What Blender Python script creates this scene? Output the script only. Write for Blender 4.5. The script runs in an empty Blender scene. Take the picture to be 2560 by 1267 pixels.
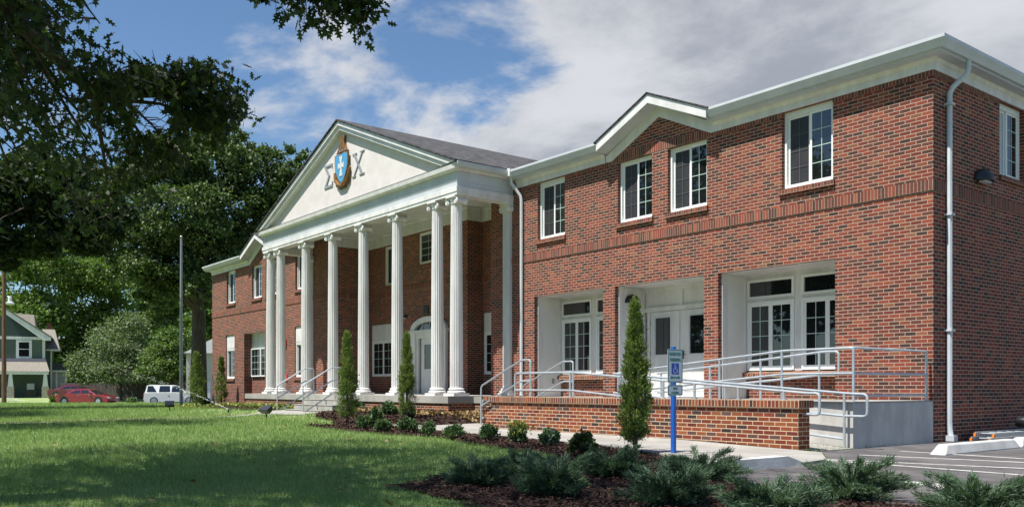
import bpy, math, random
import numpy as np
from mathutils import Matrix, Vector
from mathutils.geometry import tessellate_polygon
R = math.radians
random.seed(7)
rng = np.random.default_rng(11)
S = bpy.context.scene
COL = S.collection

# ------------------------------------------------------------------ camera
CAM = (7.58, -15.29, 0.90)
FX, FY = -0.787, 0.617            # viewing direction
cd = bpy.data.cameras.new("camera")
cam = bpy.data.objects.new("camera", cd); COL.objects.link(cam)
cam.location = CAM
cam.rotation_euler = (R(90), 0, math.atan2(-FX, FY))
cd.sensor_width = 36; cd.lens = 36 * 2204 / 2560
cd.shift_y = (969 - 633.5) / 2560
cd.clip_start = 0.05; cd.clip_end = 2000
S.camera = cam

# ------------------------------------------------------------------ light
SUN_AZ = (-0.10, -1.0)            # horizontal direction towards the sun
SUN_EL = R(64.5)
SUN_STRENGTH, SKY_STRENGTH, EXPOSURE = 5.0, 0.055, 0.72
sd = Vector((SUN_AZ[0], SUN_AZ[1], 0)).normalized() * math.cos(SUN_EL) + Vector((0, 0, math.sin(SUN_EL)))
sl = bpy.data.lights.new("sun", 'SUN'); sl.energy = SUN_STRENGTH; sl.angle = R(0.5); sl.color = (1.0, 0.955, 0.88)
so = bpy.data.objects.new("sun", sl); COL.objects.link(so)
so.rotation_euler = sd.to_track_quat('Z', 'Y').to_euler(); so.location = (0, -30, 60)

W = bpy.data.worlds.new("World"); S.world = W; W.use_nodes = True
nt = W.node_tree; nt.nodes.clear()
def N(t, tree=None, **kw):
    n = (tree or nt).nodes.new(t)
    for k, v in kw.items(): setattr(n, k, v)
    return n
def L(a, b, tree=None): (tree or nt).links.new(a, b)
def M_(op, a, b=None, c=None, tree=None, clamp=False):
    tree = tree or nt
    n = tree.nodes.new('ShaderNodeMath'); n.operation = op; n.use_clamp = clamp
    for i, x in enumerate((a, b, c)):
        if x is None: continue
        if isinstance(x, (int, float)): n.inputs[i].default_value = x
        else: tree.links.new(x, n.inputs[i])
    return n.outputs[0]
def mixc(f, a, b, tree=None, mode='MIX'):
    tree = tree or nt
    n = tree.nodes.new('ShaderNodeMix'); n.data_type = 'RGBA'; n.blend_type = mode
    for i, x in ((0, f), (6, a), (7, b)):
        if isinstance(x, (int, float)): n.inputs[i].default_value = x
        elif isinstance(x, tuple): n.inputs[i].default_value = x if len(x) == 4 else (*x, 1)
        else: tree.links.new(x, n.inputs[i])
    return n.outputs[2]
def ramp(fac, stops, tree=None, interp='LINEAR'):
    tree = tree or nt
    n = tree.nodes.new('ShaderNodeValToRGB'); cr = n.color_ramp; cr.interpolation = interp
    while len(cr.elements) > 1: cr.elements.remove(cr.elements[-1])
    cr.elements[0].position = stops[0][0]; cr.elements[0].color = (*stops[0][1], 1)
    for p, c in stops[1:]:
        e = cr.elements.new(p); e.color = (*c, 1)
    tree.links.new(fac, n.inputs[0]); return n.outputs[0]
def mrange(v, a, b, c=0, d=1, tree=None, smooth=True):
    tree = tree or nt
    n = tree.nodes.new('ShaderNodeMapRange'); n.interpolation_type = 'SMOOTHSTEP' if smooth else 'LINEAR'
    tree.links.new(v, n.inputs[0])
    for i, x in enumerate((a, b, c, d)): n.inputs[i + 1].default_value = x
    return n.outputs[0]

sky = N('ShaderNodeTexSky', sky_type='NISHITA', sun_disc=False)
sky.sun_elevation = SUN_EL; sky.sun_rotation = math.atan2(sd.x, sd.y)
sky.altitude = 300; sky.air_density = 1.0; sky.dust_density = 0.7; sky.ozone_density = 1.6
tc = N('ShaderNodeTexCoord')
sp = N('ShaderNodeSeparateXYZ'); L(tc.outputs['Generated'], sp.inputs[0])
zz = M_('ADD', M_('MAXIMUM', sp.outputs[2], 0.0), 0.16)
cb = N('ShaderNodeCombineXYZ'); L(M_('DIVIDE', sp.outputs[0], zz), cb.inputs[0]); L(M_('DIVIDE', sp.outputs[1], zz), cb.inputs[1])
def wnoise(scale, detail, rough, dist=0.0, off=(0, 0, 0)):
    mp = N('ShaderNodeMapping'); L(cb.outputs[0], mp.inputs[0]); mp.inputs['Location'].default_value = off
    n = N('ShaderNodeTexNoise'); n.inputs['Scale'].default_value = scale; n.inputs['Detail'].default_value = detail
    n.inputs['Roughness'].default_value = rough; n.inputs['Distortion'].default_value = dist
    L(mp.outputs[0], n.inputs['Vector']); return n.outputs[0]
def lobe(x, y, z, c0, c1):           # soft sky region round a compass direction
    v = Vector((x, y, z)).normalized()
    d = N('ShaderNodeVectorMath', operation='DOT_PRODUCT'); L(tc.outputs['Generated'], d.inputs[0]); d.inputs[1].default_value = v
    return mrange(d.outputs['Value'], c0, c1)
def skydir(px, py):
    a = (px - 1280) / 2204; return (FX + a * FY, FY - a * FX, (969 - py) / 2204)
n1 = M_('MULTIPLY_ADD', wnoise(1.9, 14, 0.58, 0.25, (3.1, 1.7, 0)), 1.5, -0.25)
n2 = wnoise(1.3, 12, 0.60, 0.3, (7.3, 2.2, 4))
bank = lobe(*skydir(2250, 200), math.cos(R(32)), math.cos(R(15)))        # heavy grey bank
low = lobe(*skydir(860, 365), math.cos(R(11)), math.cos(R(4)))            # white bank low down
clear = lobe(*skydir(760, 60), math.cos(R(17)), math.cos(R(6)))           # blue opening
dens = M_('SUBTRACT', M_('ADD', n1, M_('ADD', M_('MULTIPLY', bank, 0.42), M_('MULTIPLY', low, 0.20))), M_('MULTIPLY', clear, 0.20))
mask = M_('MULTIPLY', mrange(dens, 0.50, 0.72), mrange(sp.outputs[1], -.30, .12))       # the clouds stand to the north, the sun side is clear
shade = mrange(M_('ADD', n2, M_('MULTIPLY', bank, 0.08)), 0.42, 0.68)
cloudc = mixc(shade, (8.2, 8.3, 8.6), (4.2, 4.5, 5.1))
skyc = mixc(1.0, sky.outputs[0], (1.14, 1.36, 1.50), mode='MULTIPLY')
out = mixc(M_('MULTIPLY', mask, 0.93), skyc, cloudc)
bg = N('ShaderNodeBackground'); bg.inputs[1].default_value = SKY_STRENGTH; L(out, bg.inputs[0])
wo = N('ShaderNodeOutputWorld'); L(bg.outputs[0], wo.inputs[0])

S.view_settings.view_transform = 'Standard'; S.view_settings.look = 'None'
S.view_settings.exposure = EXPOSURE; S.view_settings.gamma = 1
S.render.engine = 'CYCLES'
S.cycles.max_bounces = 6; S.cycles.diffuse_bounces = 3; S.cycles.glossy_bounces = 3
S.cycles.transmission_bounces = 4; S.cycles.transparent_max_bounces = 6
S.cycles.caustics_reflective = False; S.cycles.caustics_refractive = False

# ------------------------------------------------------------------ materials
def newmat(name):
    m = bpy.data.materials.new(name); m.use_nodes = True
    t = m.node_tree; b = t.nodes['Principled BSDF']; return m, t, b
def mat(name, c, rough=0.6, c2=None, scale=4.0, metal=0.0, bump=0.0, bscale=60.0, spec=0.5, detail=6, coat=0.0, stretch=None):
    m, t, b = newmat(name)
    b.inputs['Roughness'].default_value = rough; b.inputs['Metallic'].default_value = metal
    b.inputs['Specular IOR Level'].default_value = spec
    if coat: b.inputs['Coat Weight'].default_value = coat; b.inputs['Coat Roughness'].default_value = 0.04
    g = t.nodes.new('ShaderNodeNewGeometry'); vec = g.outputs['Position']
    if stretch:
        mp = t.nodes.new('ShaderNodeMapping'); mp.inputs['Scale'].default_value = stretch
        t.links.new(vec, mp.inputs[0]); vec = mp.outputs[0]
    if c2:
        n = t.nodes.new('ShaderNodeTexNoise'); n.inputs['Scale'].default_value = scale; n.inputs['Detail'].default_value = detail
        n.inputs['Roughness'].default_value = 0.65
        t.links.new(vec, n.inputs['Vector'])
        f = mrange(n.outputs[0], 0.34, 0.66, tree=t)
        t.links.new(mixc(f, c, c2, t), b.inputs['Base Color'])
    else: b.inputs['Base Color'].default_value = (*c, 1)
    if bump:
        n = t.nodes.new('ShaderNodeTexNoise'); n.inputs['Scale'].default_value = bscale; n.inputs['Detail'].default_value = 4
        t.links.new(vec, n.inputs['Vector'])
        bp = t.nodes.new('ShaderNodeBump'); bp.inputs['Strength'].default_value = bump; bp.inputs['Distance'].default_value = 0.01
        t.links.new(n.outputs[0], bp.inputs['Height']); t.links.new(bp.outputs[0], b.inputs['Normal'])
    return m
def brick(name, bw, bh, pal, mortar, shift=0.5, joint=0.0056):
    m, t, b = newmat(name)
    uv = t.nodes.new('ShaderNodeUVMap'); s = t.nodes.new('ShaderNodeSeparateXYZ'); t.links.new(uv.outputs[0], s.inputs[0])
    u = M_('DIVIDE', s.outputs[0], bw, tree=t); v = M_('DIVIDE', s.outputs[1], bh, tree=t)
    row = M_('FLOOR', v, tree=t)
    us = M_('ADD', u, M_('MULTIPLY', M_('FLOORED_MODULO', row, 2.0, tree=t), shift, tree=t), tree=t)
    col = M_('FLOOR', us, tree=t)
    fx = M_('SUBTRACT', us, col, tree=t); fy = M_('SUBTRACT', v, row, tree=t)
    ex = M_('MULTIPLY', M_('MINIMUM', fx, M_('SUBTRACT', 1.0, fx, tree=t), tree=t), bw, tree=t)
    ey = M_('MULTIPLY', M_('MINIMUM', fy, M_('SUBTRACT', 1.0, fy, tree=t), tree=t), bh, tree=t)
    pos = t.nodes.new('ShaderNodeNewGeometry')
    rn = t.nodes.new('ShaderNodeTexNoise'); rn.inputs['Scale'].default_value = 35; rn.inputs['Detail'].default_value = 3
    t.links.new(pos.outputs['Position'], rn.inputs['Vector'])
    e = M_('ADD', M_('MINIMUM', ex, ey, tree=t), M_('MULTIPLY', M_('SUBTRACT', rn.outputs[0], 0.5, tree=t), 0.004, tree=t), tree=t)
    body = mrange(e, joint - 0.0012, joint + 0.0022, tree=t)
    cv = t.nodes.new('ShaderNodeCombineXYZ'); t.links.new(col, cv.inputs[0]); t.links.new(row, cv.inputs[1])
    wn = t.nodes.new('ShaderNodeTexWhiteNoise'); wn.noise_dimensions = '2D'; t.links.new(cv.outputs[0], wn.inputs['Vector'])
    cr = ramp(wn.outputs['Value'], pal, t, 'CONSTANT')
    sc = t.nodes.new('ShaderNodeSeparateColor'); t.links.new(wn.outputs['Color'], sc.inputs[0])
    br = M_('MULTIPLY_ADD', sc.outputs[1], 0.30, 0.82, tree=t)
    fn = t.nodes.new('ShaderNodeTexNoise'); fn.inputs['Scale'].default_value = 28; fn.inputs['Detail'].default_value = 5; fn.inputs['Roughness'].default_value = 0.7
    t.links.new(pos.outputs['Position'], fn.inputs['Vector'])
    br = M_('MULTIPLY', br, M_('MULTIPLY_ADD', fn.outputs[0], 0.7, 0.65, tree=t), tree=t)
    ln = t.nodes.new('ShaderNodeTexNoise'); ln.inputs['Scale'].default_value = 0.55; ln.inputs['Detail'].default_value = 4
    t.links.new(pos.outputs['Position'], ln.inputs['Vector'])
    br = M_('MULTIPLY', br, M_('MULTIPLY_ADD', ln.outputs[0], 0.6, 0.68, tree=t), tree=t)
    hv = t.nodes.new('ShaderNodeHueSaturation'); t.links.new(cr, hv.inputs['Color']); t.links.new(br, hv.inputs['Value'])
    mv = mixc(M_('MULTIPLY', rn.outputs[0], 0.6, tree=t), mortar, tuple(x * 0.72 for x in mortar), t)
    t.links.new(mixc(body, mv, hv.outputs[0], t), b.inputs['Base Color'])
    b.inputs['Roughness'].default_value = 0.85; b.inputs['Specular IOR Level'].default_value = 0.25
    h = M_('ADD', body, M_('MULTIPLY', fn.outputs[0], 0.5, tree=t), tree=t)
    bp = t.nodes.new('ShaderNodeBump'); bp.inputs['Strength'].default_value = 0.55; bp.inputs['Distance'].default_value = 0.006
    t.links.new(h, bp.inputs['Height']); t.links.new(bp.outputs[0], b.inputs['Normal'])
    return m
PAL = [(0, (.225, .052, .031)), (.18, (.190, .043, .028)), (.34, (.150, .037, .027)), (.46, (.245, .066, .036)), (.56, (.092, .038, .028)),
       (.70, (.120, .043, .031)), (.84, (.060, .032, .028)), (.92, (.23, .090, .048)), (.96, (.160, .052, .042))]
PAL2 = [(0, (.235, .058, .026)), (.22, (.190, .042, .024)), (.40, (.255, .080, .034)), (.58, (.150, .034, .024)), (.70, (.115, .060, .055)),
        (.82, (.066, .038, .036)), (.91, (.042, .030, .032)), (.95, (.235, .075, .030))]
PAL3 = [(0, (.235, .062, .040)), (.25, (.185, .052, .038)), (.5, (.120, .050, .036)), (.68, (.275, .085, .048)), (.82, (.090, .046, .036))]
MOR = (.44, .335, .26)
BR = brick('brick_running', .203, .0677, PAL, MOR)
BR2 = brick('brick_ramp_wall', .203, .0677, PAL2, (.60, .46, .31))
SOLD = brick('brick_soldier', .0677, .203, PAL3, (.36, .27, .21), 0.0)
ROWL = brick('brick_rowlock', .0677, .115, PAL2, (.50, .40, .28), 0.0)
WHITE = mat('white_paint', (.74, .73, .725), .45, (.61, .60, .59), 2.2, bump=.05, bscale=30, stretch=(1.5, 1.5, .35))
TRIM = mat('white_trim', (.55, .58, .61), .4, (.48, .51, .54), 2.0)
STUC = mat('stucco', (.66, .62, .60), .8, (.60, .56, .54), 2.5, bump=.25, bscale=120)
VINYL = mat('vinyl_frame', (.78, .80, .79), .35)
GRILLE = mat('grille_bar', (.42, .55, .50), .4)
GRILLED = mat('screened_grille', (.075, .085, .09), .6)
SIDING = mat('white_siding', (.77, .77, .75), .5, (.71, .71, .69), 1.5)
CONC = mat('concrete', (.40, .385, .355), .85, (.30, .29, .265), 1.1, bump=.3, bscale=45)
CONCG = mat('concrete_wall', (.56, .545, .52), .85, (.40, .39, .37), 1.6, bump=.35, bscale=30, stretch=(1, 1, .45))
WALK = mat('concrete_walk', (.33, .315, .29), .85, (.26, .25, .23), 1.4, bump=.3, bscale=70)
CURBW = mat('curb_white', (.56, .555, .54), .75, (.42, .415, .40), 2.2, bump=.3, bscale=40)
ASPH = mat('asphalt', (.125, .115, .115), .85, (.065, .060, .062), 1.3, bump=.6, bscale=160)
PAINT = mat('road_paint', (.55, .54, .52), .7, (.34, .335, .32), 9)
GALV = mat('galvanised_pipe', (.48, .53, .57), .42, (.39, .43, .47), 6, metal=.35)
POLEM = mat('pole_metal', (.34, .36, .38), .4, metal=.5)
SHING = mat('shingles', (.085, .081, .085), .9, (.009, .009, .010), 3.2, bump=.8, bscale=12, detail=3, stretch=(2.6, 1, 2.6))
BLACK = mat('black_metal', (.012, .013, .015), .4)
BLUE = mat('blue_post', (.014, .115, .48), .4)
SIGNW = mat('sign_white', (.60, .64, .71), .4)
SIGNG = mat('sign_green', (.010, .20, .135), .4)
SIGNB = mat('sign_blue', (.02, .07, .46), .4)
RED = mat('red_plastic', (.55, .03, .025), .4)
GREYL = mat('letter_grey', (.26, .28, .30), .5)
GOLD = mat('bronze', (.30, .155, .050), .5, (.13, .065, .022), 14, metal=.3)
SHBL = mat('shield_blue', (.075, .30, .52), .5)
def glass(name, tint=(.010, .012, .014), rough=.02, ior=1.55, wob=.015):
    m, t, b = newmat(name)
    b.inputs['Base Color'].default_value = (*tint, 1); b.inputs['Roughness'].default_value = rough
    b.inputs['IOR'].default_value = ior; b.inputs['Specular IOR Level'].default_value = .5
    n = t.nodes.new('ShaderNodeTexNoise'); n.inputs['Scale'].default_value = 1.6
    g = t.nodes.new('ShaderNodeNewGeometry'); t.links.new(g.outputs['Position'], n.inputs['Vector'])
    bp = t.nodes.new('ShaderNodeBump'); bp.inputs['Strength'].default_value = wob; t.links.new(n.outputs[0], bp.inputs['Height'])
    t.links.new(bp.outputs[0], b.inputs['Normal']); return m
GLASS = glass('window_glass', ior=1.9)
BLIND = glass('curtained_glass', (.40, .42, .43), ior=1.6)
SCREEN = mat('insect_screen', (.030, .030, .034), .55, (.020, .020, .024), 2)
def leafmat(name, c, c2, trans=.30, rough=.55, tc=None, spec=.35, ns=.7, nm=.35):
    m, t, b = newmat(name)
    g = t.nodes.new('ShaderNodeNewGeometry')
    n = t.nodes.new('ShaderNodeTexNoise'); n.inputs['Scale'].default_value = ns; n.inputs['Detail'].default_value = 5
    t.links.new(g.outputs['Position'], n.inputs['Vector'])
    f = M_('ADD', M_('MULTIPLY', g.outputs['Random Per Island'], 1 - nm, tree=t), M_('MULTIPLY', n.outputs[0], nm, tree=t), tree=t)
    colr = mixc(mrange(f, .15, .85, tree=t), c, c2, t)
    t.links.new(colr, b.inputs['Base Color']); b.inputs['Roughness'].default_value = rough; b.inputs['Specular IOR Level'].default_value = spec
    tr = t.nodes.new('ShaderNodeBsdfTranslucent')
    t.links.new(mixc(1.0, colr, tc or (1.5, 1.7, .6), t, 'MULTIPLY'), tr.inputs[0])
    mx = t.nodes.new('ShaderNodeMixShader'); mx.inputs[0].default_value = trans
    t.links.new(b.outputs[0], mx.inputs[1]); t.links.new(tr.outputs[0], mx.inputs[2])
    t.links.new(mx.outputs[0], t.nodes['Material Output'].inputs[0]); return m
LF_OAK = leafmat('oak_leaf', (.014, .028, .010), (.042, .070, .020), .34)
LF_BIG = leafmat('big_tree_leaf', (.032, .060, .020), (.110, .160, .050), .22)
LF_BACK = leafmat('bright_leaf', (.064, .115, .026), (.165, .235, .062), .33)
LF_MID = leafmat('mid_leaf', (.055, .100, .026), (.140, .205, .055), .30)
LF_GREY = leafmat('grey_leaf', (.080, .125, .060), (.190, .235, .120), .25)
LF_CEDAR = leafmat('cedar_leaf', (.060, .110, .024), (.230, .290, .085), .22)
LF_JUN = leafmat('juniper_leaf', (.034, .074, .040), (.120, .185, .105), .16)
LF_BOX = leafmat('boxwood_leaf', (.038, .082, .030), (.105, .165, .070), .2)
LF_GRASS = leafmat('grass_blade', (.090, .185, .046), (.345, .430, .185), .36, tc=(1.2, 1.35, .6), ns=.9, nm=.55)
BARK = mat('bark', (.075, .058, .045), .9, (.035, .027, .022), 9, bump=.8, bscale=18, stretch=(1, 1, .25))
LITTER = leafmat('dry_leaf', (.19, .12, .050), (.36, .26, .12), .15, tc=(1, .9, .6))
COVER = leafmat('pale_ground_cover', (.13, .17, .04), (.30, .32, .09), .2)
CHIP = leafmat('mulch_chip', (.022, .012, .009), (.082, .046, .037), .0, rough=.9, spec=.2)

# ------------------------------------------------------------------ mesh helpers
class MB:
    def __init__(s, xf=None, uvo=(0, 0)): s.v = []; s.f = []; s.xf = xf; s.uvo = uvo
    def P(s, p):
        s.v.append(tuple(s.xf @ Vector(p)) if s.xf else tuple(p)); return len(s.v) - 1
    def face(s, pts): s.f.append([s.P(p) for p in pts])
    def box(s, x0, x1, y0, y1, z0, z1):
        i = [s.P(p) for p in ((x0, y0, z0), (x1, y0, z0), (x1, y1, z0), (x0, y1, z0), (x0, y0, z1), (x1, y0, z1), (x1, y1, z1), (x0, y1, z1))]
        for q in ((0, 1, 5, 4), (1, 2, 6, 5), (2, 3, 7, 6), (3, 0, 4, 7), (4, 5, 6, 7), (3, 2, 1, 0)): s.f.append([i[k] for k in q])
        return s
    def hexa(s, p):
        i = [s.P(q) for q in p]
        for q in ((0, 1, 5, 4), (1, 2, 6, 5), (2, 3, 7, 6), (3, 0, 4, 7), (4, 5, 6, 7), (3, 2, 1, 0)): s.f.append([i[k] for k in q])
        return s
    def prism(s, poly, ax, a, b):      # polygon in the plane across axis ax, pulled from a to b
        def mk(p, t): return {'y': (p[0], t, p[1]), 'x': (t, p[0], p[1]), 'z': (p[0], p[1], t)}[ax]
        A = [s.P(mk(p, a)) for p in poly]; B = [s.P(mk(p, b)) for p in poly]; n = len(poly)
        tris = tessellate_polygon([[Vector((p[0], p[1], 0)) for p in poly]])
        for t in tris: s.f.append([A[k] for k in t]); s.f.append([B[k] for k in reversed(t)])
        for k in range(n): s.f.append([A[k], A[(k + 1) % n], B[(k + 1) % n], B[k]])
        return s
    def tube(s, pts, r, n=8, cap=True):
        pts = [Vector(p) for p in pts]; rs = r if isinstance(r, (list, tuple)) else [r] * len(pts)
        rings = []; up = None
        for k, p in enumerate(pts):
            d = (pts[min(k + 1, len(pts) - 1)] - pts[max(k - 1, 0)]).normalized()
            if up is None:
                up = Vector((0, 0, 1)) if abs(d.z) < .9 else Vector((1, 0, 0))
            a = d.cross(up).normalized(); bvec = a.cross(d).normalized(); up = bvec
            rings.append([s.P(p + (a * math.cos(2 * math.pi * j / n) + bvec * math.sin(2 * math.pi * j / n)) * rs[k]) for j in range(n)])
        for k in range(len(rings) - 1):
            for j in range(n): s.f.append([rings[k][j], rings[k][(j + 1) % n], rings[k + 1][(j + 1) % n], rings[k + 1][j]])
        if cap: s.f.append(rings[0][::-1]); s.f.append(rings[-1])
        return s
    def lathe(s, prof, c=(0, 0, 0), n=24, ax='z', flute=0, depth=0):
        rings = []
        for r, z in prof:
            ring = []
            for j in range(n):
                a = 2 * math.pi * j / n; rr = r
                if flute: rr = r - depth * abs(math.sin(a * flute / 2)) ** .7
                x, y = rr * math.cos(a), rr * math.sin(a)
                p = {'z': (x, y, z), 'y': (x, z, y), 'x': (z, x, y)}[ax]
                ring.append(s.P((c[0] + p[0], c[1] + p[1], c[2] + p[2])))
            rings.append(ring)
        for k in range(len(rings) - 1):
            for j in range(n): s.f.append([rings[k][j], rings[k][(j + 1) % n], rings[k + 1][(j + 1) % n], rings[k + 1][j]])
        s.f.append(rings[0][::-1]); s.f.append(rings[-1]); return s
    def build(s, name, m, parent=None, smooth=False):
        off = Vector((0, 0, 0))
        p = parent
        while p is not None: off += Vector(p.location); p = p.parent
        me = bpy.data.meshes.new(name)
        me.from_pydata([(v[0] - off.x, v[1] - off.y, v[2] - off.z) for v in s.v], [], s.f)
        uvl = me.uv_layers.new(name='UVMap'); me.update()
        uv = np.zeros((len(me.loops), 2), np.float32)
        for po in me.polygons:
            n = po.normal; ax = max(range(3), key=lambda k: abs(n[k]))
            for li in po.loop_indices:
                v = s.v[me.loops[li].vertex_index]
                uv[li] = ((v[1], v[2]), (v[0], v[2]), (v[0], v[1]))[ax]
        uv -= np.array(s.uvo, np.float32); uvl.data.foreach_set('uv', uv.ravel())
        if smooth:
            me.polygons.foreach_set('use_smooth', [True] * len(me.polygons))
            try: me.set_sharp_from_angle(angle=R(35))
            except Exception: pass
        me.materials.append(m)
        o = bpy.data.objects.new(name, me); COL.objects.link(o)
        if parent: o.parent = parent
        return o
def thing(name, label, cat, loc=(0, 0, 0), group=None):
    o = bpy.data.objects.new(name, None); COL.objects.link(o); o.location = loc; o.empty_display_size = .2
    return tag(o, label, cat, group)
def tag(o, label, cat, group=None):
    o['label'] = label; o['category'] = cat
    if group: o['group'] = group
    return o
def struct(o, kind='structure'):
    o['kind'] = kind; return o
def fast_mesh(name, V, F, m, parent=None, smooth=False):
    """V (n,3) array, F (k,c) int array of equal-sided faces"""
    off = np.zeros(3); p = parent
    while p is not None: off += np.array(p.location); p = p.parent
    me = bpy.data.meshes.new(name); V = np.asarray(V, np.float32) - off.astype(np.float32); k, c = F.shape
    me.vertices.add(len(V)); me.vertices.foreach_set('co', V.ravel())
    me.loops.add(k * c); me.loops.foreach_set('vertex_index', F.astype(np.int32).ravel())
    me.polygons.add(k); me.polygons.foreach_set('loop_start', np.arange(0, k * c, c, dtype=np.int32))
    me.polygons.foreach_set('loop_total', np.full(k, c, np.int32))
    if smooth: me.polygons.foreach_set('use_smooth', np.ones(k, bool))
    me.update(calc_edges=True); me.validate()
    me.materials.append(m); o = bpy.data.objects.new(name, me); COL.objects.link(o)
    if parent: o.parent = parent
    return o
def leaves(name, C, size, tmpl, m, parent=None, normals=None, droop=0.0, axis=None, jitter=.35):
    """one leaf-shaped n-gon at every centre; tmpl is a flat outline (k,2), stem at the origin pointing +y"""
    n = len(C); k = len(tmpl)
    if axis is None:
        a = rng.normal(size=(n, 3)); a[:, 2] -= droop
    else: a = axis + rng.normal(size=(n, 3)) * jitter
    a /= np.linalg.norm(a, axis=1)[:, None]
    b = rng.normal(size=(n, 3)) if normals is None else normals + rng.normal(size=(n, 3)) * .5
    b -= (b * a).sum(1)[:, None] * a; b /= np.linalg.norm(b, axis=1)[:, None]
    c = np.cross(a, b)
    s = np.asarray(size) * rng.uniform(.7, 1.25, n)
    T = np.asarray(tmpl)
    V = C[:, None, :] + s[:, None, None] * (T[None, :, 0:1] * c[:, None, :] + T[None, :, 1:2] * a[:, None, :])
    if T.shape[1] > 2: V = V + s[:, None, None] * T[None, :, 2:3] * b[:, None, :]
    F = np.arange(n * k).reshape(n, k)
    return fast_mesh(name, V.reshape(-1, 3), F, m, parent)
DIAMOND = [(0, 0), (.30, .45), (0, 1), (-.30, .45)]
BROAD = [(0, 0, 0), (.34, .25, .05), (.40, .6, .03), (0, 1.05, -.08), (-.40, .6, .03), (-.34, .25, .05)]
OAKL = [(0, 0), (.06, .16), (.26, .22), (.10, .36), (.36, .50), (.12, .58), (.28, .80), (.08, .78), (0, 1.05),
        (-.08, .78), (-.28, .80), (-.12, .58), (-.36, .50), (-.10, .36), (-.26, .22), (-.06, .16)]
SPRIG = [(0, 0), (.10, .3), (.05, 1), (-.05, 1), (-.10, .3)]
BLADE = [(-.06, 0), (.06, 0), (.015, 1)]

def ss(x): x = np.clip(x, 0, 1); return x * x * (3 - 2 * x)
def gz(x, y):
    x = np.asarray(x, float); y = np.asarray(y, float)
    d = (x - CAM[0]) * FX + (y - CAM[1]) * FY
    z = -.62 * ss((d - 46) / 36) + .42 * ss((d - 84) / 8)
    z = z + .17 * ss((y + 5.2) / 2.6) * ss((-9.2 - x) / 1.5) * ss((x + 30) / 4)
    z = z - .06 * ss((x + 2.2) / 2.4)
    return z
def gzf(x, y): return float(gz(x, y))
def inpoly(x, y, poly):
    x = np.asarray(x); y = np.asarray(y); r = np.zeros(x.shape, bool); j = len(poly) - 1
    for i in range(len(poly)):
        xi, yi = poly[i]; xj, yj = poly[j]
        c = ((yi > y) != (yj > y)) & (x < (xj - xi) * (y - yi) / (yj - yi + 1e-12) + xi); r ^= c; j = i
    return r
def sheet(name, poly, m, dz, step=.5, thick=0.0):
    """a flat polygon draped on the ground"""
    mb = MB()
    n = len(poly); pts = []
    for i in range(n):
        a, b = Vector((*poly[i], 0)), Vector((*poly[(i + 1) % n], 0)); k = max(1, int((b - a).length / step))
        pts += [a.lerp(b, t / k) for t in range(k)]
    top = [(p.x, p.y, gzf(p.x, p.y) + dz) for p in pts]
    tris = tessellate_polygon([pts])
    idx = [mb.P(p) for p in top]
    for t in tris:
        a, b, c = (Vector(top[k]) for k in t)
        if (b - a).cross(c - a).z < 0: t = t[::-1]
        mb.f.append([idx[k] for k in t])
    if thick:
        low = [mb.P((p[0], p[1], p[2] - thick)) for p in top]; k = len(top)
        for i in range(k): mb.f.append([idx[i], low[i], low[(i + 1) % k], idx[(i + 1) % k]])
    return mb.build(name, m)

# ------------------------------------------------------------------ ground
WALKP = [(-10.4, -4.75), (-9.5, -4.35), (-9.55, -2.75), (-7.72, -3.3), (-7.72, -3.885), (-.02, -3.885), (.34, -3.95), (1.08, -5.0), (1.16, -5.5), (1.16, -7.0), (.5, -6.5), (-.2, -6.28), (-2.1, -5.95), (-3.95, -5.7),
         (-5.7, -5.5), (-7.0, -5.45), (-8.4, -5.3)]
BEDP = [(-17.2, -2.2), (-17.2, -3.35), (-15.6, -4.2), (-13.6, -4.65), (-12.3, -5.35), (-11.5, -5.45), (-11.6, -5.75), (-12.2, -6.15), (-11.1, -6.40), (-8.8, -6.72), (-7.0, -6.66), (-5.67, -6.50), (-4.4, -6.94), (-2.78, -7.36), (-1.4, -7.50),
        (-.8, -7.95), (-.60, -8.72), (-.40, -9.94), (.15, -10.92), (1.24, -11.05), (2.18, -11.15), (3.4, -11.6), (5.2, -12.4), (9, -12.6), (12, -9), (9, -7.5), (6, -7.75), (3.9, -8.3), (2.4, -8.35),
        (1.55, -7.6), (1.30, -7.1), (.5, -6.55), (-.2, -6.33), (-2.1, -6.0), (-3.95, -5.75), (-5.7, -5.55), (-7.0, -5.5), (-8.4, -5.35), (-10.45, -4.8), (-9.55, -4.35), (-9.6, -2.7), (-9.1, -2.2), (-9.1, -1.36), (-11.85, -1.36), (-11.85, -2.2)]
BEDL = [(-20.9, -2.2), (-20.9, -3.2), (-24, -3.5), (-27, -3.5), (-30, -3.0), (-33.5, -2.7), (-37.5, -2.6), (-38, -1.4), (-38, .2), (-36.1, .2), (-36.1, 0.0), (-31.8, 0.0), (-26.1, -.02), (-26.1, -2.2)]
PARKP = [(.02, -.02), (.02, -3.6), (.36, -3.92), (1.11, -4.99), (1.19, -5.5), (1.19, -7.05), (1.5, -7.65), (2.35, -8.4), (3.9, -8.35), (6, -7.8), (9, -7.55), (12, -9.05), (40, -9), (40, 45), (.02, 45)]
PATHP = [(-20.7, -3.1), (-17.3, -3.1), (-17.3, -3.9), (-19.6, -4.2), (-19.25, -7.2), (-17.6, -11.3), (-15.2, -16.8), (-12.1, -26.3), (-12.4, -26.4), (-15.5, -16.9), (-17.9, -11.4), (-19.6, -7.2), (-20.2, -4.2), (-20.7, -3.9)]
def on_grass(x, y):
    b = np.zeros(np.shape(x), bool)
    for P in (WALKP, BEDP, BEDL, PARKP, PATHP): b |= inpoly(x, y, P)
    b |= (np.asarray(x) > -36.05) & (np.asarray(x) < .05) & (np.asarray(y) > -1.3)
    return ~b

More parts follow.
